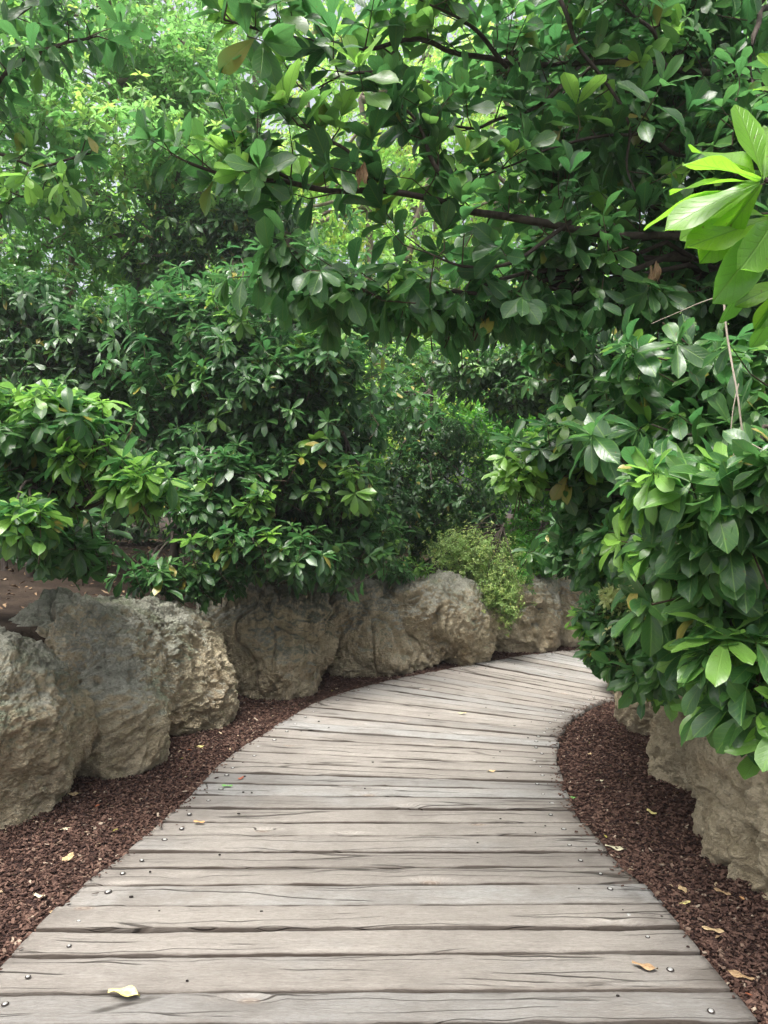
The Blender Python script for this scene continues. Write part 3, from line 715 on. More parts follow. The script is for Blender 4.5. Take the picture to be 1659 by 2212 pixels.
# --- near left shrub
plant('shrub', 'bright lit light green shrub reaching in from the left edge of the photo', 'shrub', (-3.3, 4.7, .85),
      [[(-3.3,4.7,.75),(-3.1,4.6,1.4),(-2.7,4.5,1.9)], [(-3.2,4.7,.8),(-2.7,4.55,1.45),(-2.2,4.4,1.65),(-1.75,4.3,1.6)]],
      [BL(40,880,4.3,120,45,.3,42,young=.5), BL(160,900,4.2,80,35,.22,28,young=.6), BL(90,960,4.3,130,50,.3,38,young=.2), BL(190,985,4.1,60,30,.2,14,young=.6),
       BL(300,1045,4.0,65,28,.18,20,young=.7), BL(250,1010,4.15,60,30,.2,14,young=.5), BL(60,1060,4.2,110,40,.25,28,young=.35), BL(50,1120,3.8,80,45,.2,18,young=.4),
       BL(120,1180,4.5,70,35,.2,18,young=.0), BL(205,1190,4.6,45,25,.15,10,young=0), BL(0,1000,4.7,140,120,.3,60,shell=.8,young=.1), BL(90,1140,5.0,130,45,.35,42,young=0), BL(20,1130,5.6,170,60,.4,50,young=0)],
      .14, M_LEAFN, r0=.035, n=7, pairs=2, droop=.4, up=.5, nu=6, nv=4, spread=(55, 90))
# --- tall left tree
plant('tree', 'tall light green tree filling the upper left of the photo', 'tree', (-4.6, 10.2, 1.1),
      [[(-4.6,10.2,1),(-4.4,10.2,3),(-4.0,10.0,5),(-3.4,10,7.5)], [(-4.5,10.3,1.2),(-3.6,10,3.2),(-2.8,9.6,5.2)]],
      [BL(100,250,9,170,90,.9,260), BL(330,120,9.5,170,90,.9,300), BL(330,330,8.8,150,80,.8,250,young=.2), BL(130,430,9,170,70,.8,200), BL(60,60,9.5,150,80,.9,200),
       BL(480,430,9.3,110,70,.7,150), BL(420,240,9.6,130,90,.9,220), BL(250,560,9.5,130,50,.7,130,young=.3), BL(40,540,9.5,60,50,.6,50), BL(220,-60,9.8,300,90,1,260)],
      .115, M_LEAFF, r0=.11, young=.1, n=6, pairs=2, droop=.35, shape='elliptic', bark=M_BARKL, nu=3)
# --- mid stems tree
plant('tree', 'slender dark leaved tree with several bare stems behind the big shrub', 'tree', (-1.7, 9.3, 1.05),
      [[(-1.7,9.3,1),(-1.72,9.3,3.2),(-1.6,9.3,4.6)], [(-1.5,9.2,1),(-1.35,9.2,3.4),(-1.1,9.2,4.8)], [(-1.6,9.5,1),(-1.9,9.5,3.3),(-2.4,9.5,4.6)], [(-1.4,9.5,1),(-1.15,9.6,2.6),(-.75,9.6,3.8)]],
      [BL(440,500,9.1,130,60,.6,170), BL(560,470,9.2,100,50,.6,130), BL(380,580,9.2,100,50,.5,110,young=.25), BL(640,560,9.6,70,50,.5,60,young=.3), (P(560,640,9.3), (.7, .4, .5), 1, {'limbs': 14})],
      .12, M_LEAFD, r0=.07, young=.08, n=5, pairs=2, droop=.6, bark=M_BARKL)
# --- centre plants beyond the bend
plant('shrub', 'small leaved dark shrub behind the middle of the left rocks', 'shrub', (.4, 9.6, .85),
      [[(.4,9.6,.8),(.4,9.6,2),(.6,9.5,3)], [(-.2,9.6,.8),(-.4,9.6,2.4)]],
      [BL(880,1050,9.0,110,100,.5,260), BL(960,950,9.4,110,80,.5,220), BL(850,880,9.6,90,70,.5,160,young=.25), BL(820,1160,8.8,70,60,.4,110), BL(1010,1080,9.2,90,70,.5,170,young=.1), BL(900,780,10,110,60,.5,150,young=.45), BL(930,1160,9.3,120,70,.4,180)],
      .085, M_LEAF, r0=.045, young=.08, n=5, pairs=3, droop=.35, nu=3, shape='elliptic')
plant('shrub', 'bright sunlit green shrub beyond the bend of the path', 'shrub', (2.6, 10.9, .85),
      [[(2.6,10.9,.8),(2.5,10.8,2),(2.3,10.7,3)], [(2.2,10.9,.8),(1.9,10.8,2.5)]],
      [BL(1130,960,9.9,100,80,.5,330,young=.35), BL(1080,900,10.1,90,50,.4,200,young=.5), BL(1180,1050,10,80,60,.5,200,young=.1), BL(1080,1020,10.2,70,70,.5,150,young=.1), BL(1170,1150,10,90,60,.4,180)],
      .085, M_LEAFB, r0=.045, n=6, pairs=2, droop=.3, nu=3, shape='elliptic')
plant('shrub', 'grey green shrub with pale glossy leaves above the bend', 'shrub', (2.6, 9.9, .8),
      [[(2.6,9.9,.8),(2.4,9.6,2),(2.0,9.3,3.2)], [(2.9,9.9,.8),(2.8,9.5,2.6)]],
      [BL(1010,800,8.6,90,45,.4,80), BL(1110,780,8.4,90,45,.4,90), BL(1200,800,8.2,90,60,.4,100), BL(1130,860,8.5,90,40,.4,80), BL(1260,880,8.2,90,60,.4,100), BL(1230,740,8.6,110,50,.4,90,young=.3), BL(1300,980,8.4,90,90,.5,140), BL(1330,1120,8,100,90,.5,140)],
      .12, M_LEAFD, r0=.05, young=.05, n=6, pairs=2, droop=.4)
plant('low_plant', 'small tuft of narrow green leaves growing on top of the dark overhanging rock', 'plant', (.3, 7.95, .85),
      [[(.3,7.95,.8),(.28,7.9,.93),(.2,7.8,1.02)]], [BL(875,1222,7.8,48,20,.16,26), BL(860,1235,7.6,30,12,.1,8)],
      .13, M_LEAF, r0=.012, n=6, pairs=1, droop=.3, wr=.28, shape='lance', twig=.1, crown_name='leaves', partname='stem')

# --- trailing small leaved shrubs
def trailing(name, label, base, blobs, lm, L):
    plant(name, label, 'shrub', base, [[base, np.array(base)+(.05, -.1, .3), np.array(base)+(.12, -.3, .5)]], blobs, L, lm, r0=.018, n=4, pairs=3, droop=.15, twig=.13, nu=2, wr=.55, shape='elliptic', partname='stem', up=.1, young=.35)
trailing('trailing_shrub', 'fine leaved yellow green shrub trailing down over the left rocks', (1.2, 8.7, .9),
      [BL(1040,1205,8.2,75,50,.3,420), BL(1010,1175,8.3,80,40,.3,260), BL(1080,1260,8.0,50,50,.2,360), BL(1098,1305,7.85,26,45,.12,200), BL(1060,1290,7.9,30,30,.12,120), BL(975,1190,8.3,50,50,.3,120,young=0), BL(1040,1230,8.5,80,70,.3,250)], M_LEAFS, .028)
trailing('trailing_shrub', 'fine leaved bright green shrub hanging between the trailing yellow green shrub and the upright rock', (1.8, 9.1, .9),
      [BL(1150,1210,8.8,45,45,.25,300), BL(1130,1180,9.0,50,40,.25,200), BL(1180,1225,8.9,35,25,.15,120), BL(1125,1250,8.5,25,30,.12,100)], M_LEAFB, .035)

# --- right side
plant('shrub', 'large leaved shrub hanging over the right rocks at the right edge of the photo', 'shrub', (2.5, 3.4, .5),
      [[(2.5,3.4,.45),(2.2,3.0,1.1),(1.7,2.7,1.7)], [(2.4,3.3,.5),(2.0,2.8,1.3),(1.4,2.3,1.6)], [(2.4,3.1,.5),(2.0,2.8,.9),(1.6,2.5,1.0)]],
      [BL(1490,930,2.9,150,60,.25,30), BL(1360,900,3.4,90,70,.25,22,young=.15), BL(1560,800,2.9,120,60,.25,22), BL(1420,780,3.0,90,50,.25,16), BL(1640,900,2.9,80,60,.25,12), BL(1440,1040,2.45,75,50,.2,12,young=.3), BL(1560,1060,2.3,110,60,.2,16,young=.15), BL(1640,1000,2.2,60,40,.15,8),
       BL(1560,1180,2.4,120,70,.22,22), BL(1440,1180,2.8,70,60,.22,13), BL(1350,1170,3.3,80,40,.25,16), BL(1560,1290,2.6,110,50,.22,20,young=.2), BL(1610,1400,2.4,80,50,.22,15,young=.4), BL(1600,1500,2.4,70,60,.18,14,young=.3),
       BL(1480,1390,3.0,80,60,.25,18,young=.2), BL(1560,1100,3.4,170,220,.3,90,shell=.8,young=0), BL(1600,850,3.6,160,120,.3,60,shell=.8,young=0), BL(1600,1400,3.2,120,120,.2,50,shell=.8,young=0)],
      .14, M_LEAFN, r0=.03, young=.1, n=5, pairs=2, droop=.35, up=.3, nu=7, nv=4, spread=(45, 85), out=(-.35, -.35, 0), wr=.44)
plant('shrub', 'dense green shrub leaning over the bend from behind the right rocks', 'shrub', (2.9, 5.4, .55),
      [[(2.9,5.4,.5),(2.6,5.1,1.5),(2.2,4.8,2.3)], [(2.8,5.3,.5),(2.3,4.9,1.3),(1.6,4.5,1.7)]],
      [BL(1290,920,4.4,90,55,.3,50,young=.25), BL(1170,960,4.3,70,35,.25,22,young=.4), BL(1120,1030,4.3,45,22,.15,10,young=.9), BL(1250,1010,4.4,90,50,.3,40,young=.1), BL(1300,850,4.6,80,60,.3,40,young=.3), BL(1390,880,4.2,90,80,.3,45),
       BL(1280,1120,4.6,80,50,.3,36,young=.05), BL(1230,1180,5.2,60,40,.3,30,young=.1), BL(1300,1220,4.8,80,40,.3,40,young=.35), BL(1400,1040,4.6,100,120,.3,90,shell=.8), BL(1250,740,4.6,110,50,.3,40,young=.3), BL(1400,1250,4.8,130,110,.3,110,shell=.8), BL(1400,760,5.2,170,100,.4,110,shell=.8), BL(1500,950,5.4,180,160,.4,150,shell=.8)],
      .13, M_LEAF, r0=.045, n=6, pairs=2, droop=.3, up=.3, nu=5, nv=2, out=(-.3, -.2, 0))
plant('low_shrub', 'low dark glossy shrub hanging down over the pitted rocks at the bend', 'shrub', (2.5, 4.9, .6),
      [[(2.5,4.9,.5),(2.2,4.5,.8),(1.8,4.1,.75)]],
      [BL(1330,1390,4.0,60,45,.2,26), BL(1290,1330,4.2,40,30,.18,14,young=.3), BL(1390,1450,3.8,60,50,.2,28), BL(1420,1350,3.9,80,45,.2,30,young=.2), BL(1440,1410,4.1,90,70,.25,40,shell=.8), BL(1340,1300,4.4,60,40,.2,22,young=.4)],
      .12, M_LEAFN, r0=.02, n=6, pairs=2, droop=.45, up=.2, nu=5, nv=4, out=(-.3, -.3, -.1))
plant('variegated_plant', 'cream and yellow speckled small leaved plant among the low shrubs on the right', 'plant', (2.2, 4.6, .6),
      [[(2.2,4.6,.5),(2.0,4.2,.9),(1.7,4.0,1.05)]],
      [BL(1410,1275,3.85,90,14,.12,55), BL(1340,1290,3.95,50,14,.12,34), BL(1320,1400,3.95,30,50,.12,20)],
      .035, leaf_mat('cream leaf', (.18, .26, .07), (.4, .45, .2), (.55, .55, .24), trans=.3, vein=.1), r0=.008, n=4, pairs=3, twig=.12, droop=.1, nu=2, wr=.6, shape='elliptic', crown_name='leaves', partname='stem')

# --- tree arching over the path from the right
def arch(cr, root, lb):
    BR = [([(1760,600,3.7),(1500,520,3.4),(1230,490,3.15),(1000,440,3.0),(830,415,2.9),(640,400,2.85),(520,385,2.75),(410,350,2.65)], .02, 46),
          ([(1760,200,3.6),(1450,150,3.3),(1200,130,3.1),(1000,110,3.0),(850,100,2.9),(680,95,2.8),(560,75,2.7),(490,35,2.6)], .014, 40),
          ([(1760,620,3.8),(1400,612,3.5),(1180,622,3.3),(1000,640,3.1),(820,632,2.95),(700,590,2.85),(610,570,2.75)], .012, 44),
          ([(1180,-40,3.0),(1260,110,3.05),(1340,240,3.1),(1370,400,3.2),(1380,500,3.3)], .01, 14),
          ([(1760,380,3.7),(1500,330,3.4),(1340,290,3.2),(1150,330,3.1),(1000,400,3.0)], .011, 26),
          ([(1000,440,3.0),(930,340,2.9),(870,250,2.85),(800,200,2.8)], .011, 12),
          ([(830,415,2.9),(760,330,2.8),(690,285,2.75),(640,260,2.7)], .009, 10),
          ([(640,400,2.85),(560,330,2.75),(500,290,2.7)], .008, 9),
          ([(1230,490,3.15),(1120,560,3.05),(980,560,2.95),(900,540,2.9)], .01, 14),
          ([(1300,110,3.2),(1150,220,3.1),(1010,270,3.0),(920,300,2.95)], .011, 16),
          ([(850,100,2.9),(760,170,2.8),(660,200,2.75)], .008, 9),
          ([(1100,140,3.0),(1000,40,2.9),(900,-20,2.85)], .01, 12),
          ([(1450,150,3.3),(1380,30,3.1),(1300,-40,3.0)], .01, 12)]
    for i, (pl, r, n) in enumerate(BR):
        pts = [P(*q) for q in pl]; (V, Q), q = limb(pts, r, r*.25, 40, .035, i, 7)
        mb = MB(); mb.add(V, Q); mb.build('branch', M_BARK, root)
        low = i == 2
        cr.along(q, int(n*(1.25 if low else .85)), .115, length=(.05, .24), up=(.05 if low else .75), droop=(.9 if low else .0), n=5, pairs=2, upmix=(.6 if low else .25), bend=.15, young=.3 if i in (0, 1, 5, 6, 7, 10) else .06,
                 spread=((35, 80) if low else (18, 60)), t0=.02, wr=.5)
arch_blobs = [BL(1420,250,3.7,230,180,.5,170,shell=.8), BL(1520,450,3.7,200,110,.4,120,shell=.8), BL(1200,330,3.6,140,120,.3,60,shell=.8), BL(1450,60,3.7,260,90,.5,120,shell=.8), BL(1120,120,3.7,150,90,.3,40,shell=.8),
              BL(1540,610,3.9,190,60,.35,70,shell=.8), BL(1180,540,3.4,160,55,.3,34,shell=.8), BL(1150,660,3.3,200,25,.25,26,droop=.9,up=0), BL(900,660,3.1,160,25,.25,18,droop=.9,up=0), BL(1380,640,3.5,160,50,.25,30,droop=.7,up=0),
              BL(1620,300,3.2,80,200,.4,50,shell=.8), BL(1640,640,3.5,120,80,.3,45,shell=.8)]
plant('tree', 'dark glossy leaved tree arching over the path from the right', 'tree', (3.6, 4.6, .65),
      [[(3.6,4.6,.5),(3.3,4.4,1.6),(2.9,4.1,2.6),(2.4,3.8,3.4),(2.0,3.7,4.3)], [(3.3,4.4,1.6),(2.7,3.9,2.4),(2.05,3.7,2.7)]],
      arch_blobs, .118, M_LEAFN, r0=.05, young=.04, n=5, pairs=2, droop=.25, nu=6, nv=2, extra=arch)
# --- close bright sprig from the right
def sprig(cr, root, lb):
    def one(tip, axis, n, L, yo):
        cr.whorls(np.array([tip]), np.array([axis], float), L, young=yo, n=n, pairs=1, droop=.25, twig=.3, spread=(45, 95), wr=.4, bend=.2)
    hub = P(1648,392,1.35)
    def leafset(bp, rows):
        B = []; D = []; U = []; L = []; yo = []
        for (tx, ty, tY, ux, uy, uz, y_) in rows:
            t = P(tx, ty, tY); B.append(bp+nrm(t-bp)*.006); D.append(t-bp); L.append(np.linalg.norm(t-bp)*1.04); U.append((ux, uy, uz)); yo.append(y_)
        n = len(B); cr.l.append((np.array(B), nrm(np.array(D)), np.array(U, float), np.array(L), np.array(L)*rng.uniform(.36, .43, n), rng.uniform(.05, .2, n), rng.uniform(.1, .35, n), np.array(yo), rng.uniform(.2, .9, n)))
    leafset(hub, [(1608,222,1.36, .2,-1,.1, .8), (1492,335,1.3, .1,-.15,1, .8), (1450,470,1.36, .25,-.65,.7, .8), (1478,505,1.42, .2,-.9,.4, .8), (1462,385,1.45, 0,-.5,.8, .8), (1400,445,1.5, .1,-.5,.8, .7),
                  (1515,300,1.5, .1,-.6,.7, .8), (1660,250,1.5, -.1,-1,.1, .8), (1530,560,1.4, .3,-.9,.2, .9)])
    h2 = P(1672,470,1.4)
    leafset(h2, [(1575,628,1.32, .6,-.5,.5, .15), (1500,520,1.36, .1,-.8,.5, .9), (1590,690,1.45, .8,-.6,.2, .1), (1500,440,1.5, .1,-.6,.8, .7), (1630,560,1.3, .5,-.8,.2, .5)])
    h3 = P(1700,610,1.5)
    leafset(h3, [(1600,650,1.45, .2,-.7,.6, .9), (1638,700,1.5, .4,-.8,.3, .8), (1640,560,1.5, .2,-.8,.5, .9), (1650,740,1.5, .5,-.8,.2, .2)])
    h4 = P(1720,200,1.5); leafset(h4, [(1640,185,1.5, 0,-.6,.8, 1.), (1650,120,1.5, .1,-.9,.4, .9), (1665,240,1.5, 0,-.6,.8, .8)])
    st = np.array((1.25,1.35,1.8))
    for e in (hub, h2, h3, h4):
        (V, Q), q = limb([st, (st+e)/2+(0, 0, .03), e], .009, .0045, 12, .012, 3, 6); lb.add(V, Q)
plant('young_tree', 'close bright yellow green leafy branch entering from the right edge of the photo', 'tree', (1.75, 1.5, -.03),
      [[(1.75,1.5,-.1),(1.65,1.45,.8),(1.25,1.35,1.8)]], [((1.5, 1.5, 2.3), (.3, .3, .4), 12, {})], .15, M_LEAFC, r0=.03, n=5, pairs=1, nu=9, nv=6, extra=sprig, young=.3)
# --- upper left near branches
def ul(cr, root, lb):
    for i, pl in enumerate([[(-60,330,3.4),(0,180,3.3),(60,130,3.25),(130,90,3.2),(200,70,3.2)], [(-80,350,3.5),(0,345,3.4),(110,345,3.3),(190,330,3.3)], [(-80,120,3.5),(0,60,3.3),(80,10,3.2)], [(-80,480,3.6),(20,440,3.4),(90,420,3.4)]]):
        pts = [np.array((-2.1,3.4,3.8)) if i != 3 else np.array((-2.5,3.5,3.3))]+[P(*q) for q in pl]; (V, Q), q = limb(pts, .012, .004, 24, .03, i, 6); lb.add(V, Q)
        q = q[4:]; cr.along(q, [17, 11, 12, 8][i], .115, length=(.05, .2), up=.25, n=5, pairs=2, young=.3, droop=.3, t0=.2)
plant('tree', 'near tree whose leafy branch ends reach into the top left corner', 'tree', (-3.4, 3.6, .9),
      [[(-3.4,3.6,.7),(-3.2,3.5,2.0),(-2.5,3.5,3.3),(-2.1,3.4,3.8)]], [((-2.6, 3.5, 3.9), (.5, .5, .4), 25, {})], .115, M_LEAFN, r0=.05, extra=ul, nu=5, n=5)

# --- far trees closing the view
far = []
def far_tree(label, base, h, w_, lm, n, L, seed, young=.15, bark=None):
    global rng
    rng = np.random.default_rng(seed); random.seed(seed)
    bx, by, bz = base; bl = []
    for i in range(11):
        a = rng.uniform(0, 6.28); rr = w_*rng.uniform(.1, .8); zz = bz+h*(.2+.75*(i+.5)/11)
        bl.append(((bx+math.cos(a)*rr, by+math.sin(a)*rr*.8, zz), (w_*.55, w_*.5, h*.12), n//11, {'shell': .5}))
    return plant('tree', label, 'tree', base, [[base, (bx+.1, by, bz+h*.4), (bx-.1, by, bz+h*.85)], [(bx, by, bz+h*.2), (bx+w_*.3, by, bz+h*.5), (bx+w_*.5, by, bz+h*.7)]],
                 bl, L, lm, r0=.12, n=5, pairs=2, nu=2, droop=.35, young=young, shape='elliptic', group='trees closing the view behind the shrubs', bark=bark or M_BARKL)
far_tree('pale yellow green tree seen above the arching branch in the top middle', (-.3, 14, 1), 9.5, 2.2, M_LEAFY, 900, .14, 31, .4)
far_tree('light green tree behind the arching branches, middle right', (2.6, 13.5, 1), 8.5, 2.2, M_LEAFY, 900, .14, 32, .25)
far_tree('mid green tree behind the bare stems, left of the pale yellow green one', (-3.4, 14, 1.1), 10, 2.3, M_LEAFF, 1000, .14, 33, .3)
far_tree('green tree showing behind the tall light green tree', (-7.6, 13.5, 1.2), 10, 2.6, M_LEAFF, 900, .14, 34)
far_tree('dark green tree behind the arching tree, upper right', (5.8, 12.5, .9), 9, 2.4, M_LEAFF, 900, .14, 35)
far_tree('farthest green tree in the gap low behind the bright shrub', (.9, 18, 1.1), 11, 3.4, M_LEAFF, 900, .17, 36, .3)
far_tree('farthest tree left of the middle', (-5.5, 18.5, 1.1), 12, 3.4, M_LEAFY, 900, .17, 37, .2)
far_tree('farthest tree right of the middle', (6.5, 18, 1.1), 11.5, 3.4, M_LEAFY, 800, .17, 38, .2)
far_tree('green tree at the far left behind the left shrubs', (-10.5, 15, 1.2), 11, 3, M_LEAFF, 700, .16, 39, .2)
far_tree('tall pale green tree crowning the top of the photo left of its middle', (-2.5, 15.2, 1.1), 12.5, 2.6, M_LEAFF, 1500, .15, 42, .3)
far_tree('tall yellow green tree at the very top middle', (1.0, 15.8, 1.1), 12.5, 2.6, M_LEAFY, 1300, .15, 43, .3)
far_tree('farthest pale tree behind the pale yellow green tree', (-1.8, 19, 1.1), 13, 3.4, M_LEAFY, 1300, .18, 40, .4)
far_tree('farthest green tree behind the arching tree at the right', (3.6, 19.5, 1.1), 13, 3.4, M_LEAFY, 1300, .18, 41, .3)
def far_shrub(label, x, y, w_, h, n, lm, seed, young=.2, L=.11):
    global rng
    rng = np.random.default_rng(seed)
    bl = [((x+rng.uniform(-.5, .5)*w_, y+rng.uniform(-.4, .4), 1+h*(.12+.8*(i+.5)/6)), (w_*.5, .6, h*.2), n//6, {}) for i in range(6)]
    plant('shrub', label, 'shrub', (x, y, 1.0), [[(x, y, .9), (x+.1, y, 1+h*.4), (x-.1, y, 1+h*.8)]], bl, L, lm, r0=.05, n=5, pairs=2, nu=2, droop=.35, young=young, shape='elliptic', group='shrubs filling the gaps low behind the path')
far_shrub('pale green shrub glimpsed below the arching branch in the middle', -.3, 12.2, 1.8, 3.2, 620, M_LEAFY, 51, .3)
far_shrub('yellow green shrub behind the bright shrub at the bend', 1.8, 12.6, 1.9, 3.4, 620, M_LEAFY, 52, .4)
far_shrub('green shrub behind the grey green shrub over the bend', 3.9, 11.8, 2.0, 3.4, 560, M_LEAFF, 53)
far_shrub('dark shrub seen under the big shrub on the left terrace', -3.0, 11.2, 2.2, 2.6, 620, M_LEAFD, 54, .05)
far_shrub('dark low shrub at the back of the left terrace', -5.4, 10.8, 2.2, 2.6, 620, M_LEAFD, 55, .05)
far_shrub('dark green shrub at the far left of the terrace', -7.6, 11.0, 2.2, 2.9, 560, M_LEAFD, 56, .05)
far_shrub('mid green shrub behind the bare stems', -1.9, 12.0, 1.8, 3.2, 600, M_LEAFF, 57, .2)
far_shrub('tall green shrub behind the tall light green tree', -5.2, 14, 3.4, 6.6, 1300, M_LEAFF, 58, .2, .14)
far_shrub('tall pale shrub between the bare stems and the tall light green tree', -3.0, 15, 3, 6.6, 1100, M_LEAFY, 60, .2, .14)
far_shrub('tall green shrub at the far left edge behind the others', -8.6, 14.5, 3.4, 6.4, 1000, M_LEAFF, 61, .2, .14)
far_shrub('green shrub at the right beyond the overhanging shrubs', 6.2, 10.5, 2.4, 3.4, 520, M_LEAFF, 59)
print('leaves', Crown.total)

# ------------------------------------------------------------------ dropped leaves
rng = np.random.default_rng(5)
def dry_mat(name, a, c):
    m, t = mat(name); b = NB(t); uv = b.tc('UV'); n = b.noise(uv, 6, 5, .65)
    sep = t.nodes.new('ShaderNodeSeparateXYZ'); b.link(uv, sep.inputs[0]); av = b.math('ABSOLUTE', b.math('SUBTRACT', sep.outputs[0], .5))
    c_ = b.mix(b.ramp(n, .35, .65), a, c); c_ = b.mix(b.ramp(av, .01, .03, .5, 0), c_, tuple(x*.5 for x in a))
    b.out(b.prin(c_, .6, b.bump(n, .003), .3)); return m
DM = {'tan': dry_mat('tan leaf', (.55, .42, .24), (.36, .24, .12)), 'yellow': dry_mat('yellow leaf', (.62, .56, .14), (.6, .5, .3)), 'brown': dry_mat('brown leaf', (.38, .27, .15), (.24, .14, .07)),
      'orange': dry_mat('orange leaf', (.62, .32, .12), (.5, .3, .15)), 'green': dry_mat('green leaf', (.12, .36, .08), (.2, .42, .12)), 'red': dry_mat('red leaf', (.4, .1, .05), (.3, .12, .07)), 'pale': dry_mat('pale leaf', (.6, .54, .38), (.48, .46, .3))}
def fallen(x, y, L, col, label, ang, z=0.008, curl=-.22):
    L = L*1.3
    g = G(x, y, 0); dk = inside(np.array([g[0]]), np.array([g[1]]), poly)[0]
    if not dk: z = float(mulch_z(np.array([g[0]]), np.array([g[1]]))[0])+.012
    g = G(x, y, z); a = R(ang)
    d = np.array([[math.cos(a), math.sin(a), .03]]); U = np.array([[.1, .1, 1.]])
    V, Q, uv, idx = leaves(np.zeros((1, 3))-d*L/2, d, U, np.array([L]), np.array([L*.48]), np.array([.06]), np.array([curl]), 'elliptic', 10, 6, .05)
    V[:, 2] += -V[:, 2].min()
    o = mesh_np('fallen_leaf', V, Q, [DM[col]], uv=uv, loc=(g[0], g[1], z-.004))
    tag(o, label, 'leaf', 'fallen leaves on the planks and mulch')
for a in [(268,2148,.085,'yellow','largest curled yellow leaf on the nearest planks at lower left',-10,.008,.35),
          (1393,2087,.065,'brown','big veined brown leaf lying on a plank at lower right',-25,.008,-.2),
          (430,1775,.045,'orange','small orange leaf on the planks left of centre',-5), (998,1540,.05,'yellow','yellow leaf on the far planks near the middle of the bend',0),
          (1062,1665,.05,'tan','tan leaf on the planks right of centre, before the bend',20), (520,1680,.04,'red','small red leaf on the planks near their left edge',60),
          (147,1852,.07,'tan','pointed pale orange leaf standing on the left mulch',80), (432,1612,.06,'yellow','yellow leaf on the left mulch below the tall boulder',30),
          (160,1715,.08,'tan','long curled tan leaf on the left mulch below the sloping foot',10), (140,1790,.05,'pale','pale leaf on the left mulch between the boulder and the planks',40),
          (85,1935,.05,'pale','cream leaf on the left mulch nearest the photo corner',-20), (115,1968,.04,'tan','tiny tan leaf on the left mulch by the plank ends',70),
          (490,1697,.05,'green','green leaf at the plank ends on the left mulch',0), (1234,1722,.05,'green','green leaf lying at the plank ends on the right mulch',0),
          (1408,1755,.06,'yellow','yellow leaf on the right mulch below the tan rock',110), (1330,1832,.075,'pale','long pale curled leaf at the right plank ends',-25),
          (1475,1920,.055,'tan','round tan leaf on the right mulch, upper left of a pair',90), (1560,1927,.055,'brown','brown leaf on the right mulch below the large tan rock',-45),
          (1479,1950,.05,'yellow','yellow leaf directly under the round tan leaf',30), (1603,1938,.03,'orange','tiny orange leaf at the right edge mulch',90),
          (1540,2009,.06,'tan','tan leaf alone in the middle of the lower right mulch',-20), (1598,2108,.07,'brown','rolled brown leaf at the lower right plank ends',-35),
          (1296,1685,.04,'pale','pale bit of leaf on the mulch inside the bend',10), (1273,1628,.04,'tan','tan leaf on the mulch high inside the bend',60)]:
    fallen(*a)
def litter(X, Y, Z, L, name, label, rn=None, tilt=.25):
    N = len(X); a = rng.uniform(0, 6.283, N); d = np.c_[np.cos(a), np.sin(a), rng.normal(0, tilt, N)]
    U = np.c_[rng.normal(0, tilt, N), rng.normal(0, tilt, N), np.ones(N)]
    V, Q, uv, idx = leaves(np.c_[X, Y, Z], d, U, L, L*rng.uniform(.3, .6, N), rng.uniform(-.3, .4, N), rng.uniform(0, .9, N), 'elliptic', 3, 2, .06)
    r = rng.random(N) if rn is None else rn
    tag(mesh_np(name, V, Q, [M_LITTER], uv=uv, attrs={'rnd': r[idx]}), label, 'leaf litter', kind='stuff')
N = 5200; X = rng.uniform(-9, 7, N); Y = rng.uniform(3, 15, N); p = np.c_[X, Y]; dl = poly_dist(p, WL, 1); dr = poly_dist(p, WR, -1)
k = (dl > .45) | (dr > .45); X, Y = X[k], Y[k]
litter(X, Y, ground_z(X, Y)+.012, rng.uniform(.03, .1, len(X)), 'leaf_litter', 'dry brown leaf litter on the soil of the terraces', rng.random(len(X))*.6)
N = 900; X = rng.uniform(-2.6, 4, N); Y = rng.uniform(2, 9.6, N); p = np.c_[X, Y]
k = (~inside(X, Y, poly)) & (poly_dist(p, WL, 1) < -.05) & (poly_dist(p, WR, -1) < -.05); X, Y = X[k], Y[k]
litter(X, Y, mulch_z(X, Y)+.014, rng.uniform(.012, .035, len(X)), 'leaf_fragments', 'small pale leaf fragments scattered over the mulch')

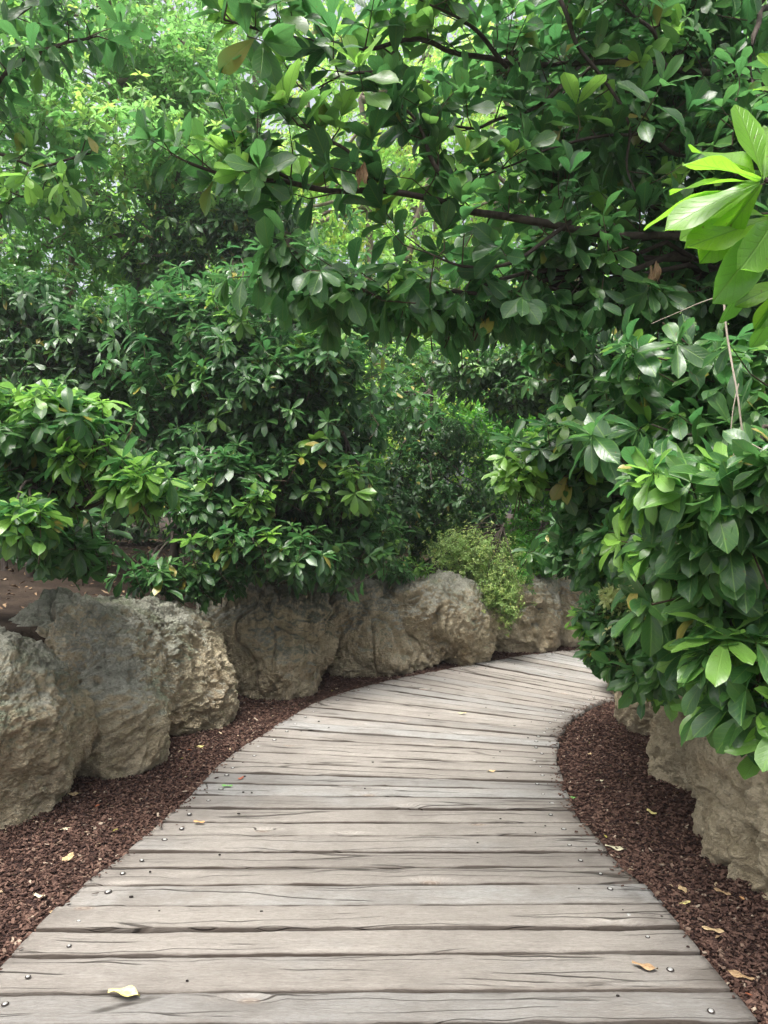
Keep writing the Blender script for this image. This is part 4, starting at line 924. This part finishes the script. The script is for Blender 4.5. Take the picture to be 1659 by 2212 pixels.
# ------------------------------------------------------------------ hanging root and dead leaf
def vine(name, label, pls, r, mt, cat):
    base = P(*pls[0][0]); root = empty(name, base, label, cat); first = True
    for i, pl in enumerate(pls):
        (V, Q), q = limb([P(*a) for a in pl], r*(1 if i == 0 else .6), r*(.8 if i == 0 else .3), 30, .012, i, 6)
        mb = MB(); mb.add(V, Q); mb.build('stem', mt, root)
vine('hanging_vine', 'thin pale bare vine hanging down in front of the right shrubs', [
    [(1560,520,2.3),(1566,640,2.25),(1578,740,2.22),(1592,830,2.2),(1598,900,2.2),(1605,950,2.2)], [(1566,640,2.25),(1500,660,2.4),(1410,700,2.6)],
    [(1592,830,2.2),(1580,890,2.2),(1578,950,2.2),(1600,1000,2.2)], [(1605,950,2.2),(1640,975,2.15),(1680,990,2.1)], [(1605,950,2.2),(1590,980,2.2),(1578,1040,2.2)]], .0032, bark_mat('pale root', (.35, .3, .24), (.55, .48, .4), 30), 'vine')

# ------------------------------------------------------------------ air
HAZE = .0016
if HAZE:
    m, t = mat('haze air'); v = t.nodes.new('ShaderNodeVolumePrincipled'); v.inputs['Density'].default_value = HAZE
    v.inputs['Color'].default_value = (.93, .96, 1, 1); v.inputs['Anisotropy'].default_value = .35
    ou = t.nodes.new('ShaderNodeOutputMaterial'); t.links.new(v.outputs[0], ou.inputs['Volume'])
    x0, x1, y0, y1, z0, z1 = -74, 74, -64, 84, -1.4, 17
    V = [(x, y, z) for z in (z0, z1) for x, y in ((x0, y0), (x1, y0), (x1, y1), (x0, y1))]
    Q = [(0,3,2,1), (4,5,6,7), (0,1,5,4), (1,2,6,5), (2,3,7,6), (3,0,4,7)]
    hz = mesh_np('haze', V, Q, [m], smooth=False); tag(hz, 'thin pale air brightening the far trees', 'haze', kind='stuff')

# withered leaves caught in the arching tree
for (x, y, Y, L, lab) in [(1415, 570, 3.3, .1, 'withered pale brown leaf bunch hanging under the arching tree at the right'), (785, 350, 2.75, .085, 'withered brown leaf hanging from the arching branch above the middle of the left shrub')]:
    b0 = P(x, y, Y); n = 4
    V, Q, uv, idx = leaves(np.zeros((n, 3))+rng.normal(0, .006, (n, 3)), np.c_[rng.normal(0, .14, n), rng.normal(0, .14, n), -np.ones(n)], rng.normal(size=(n, 3))*.5+np.array([0, -1, 0]), np.full(n, L)*rng.uniform(.7, 1, n), np.full(n, L*.3), np.full(n, .15), np.full(n, .9), 'elliptic', 8, 4, .08)
    tag(mesh_np('withered_leaf', V, Q, [DM['brown']], uv=uv, loc=b0), lab, 'leaf')
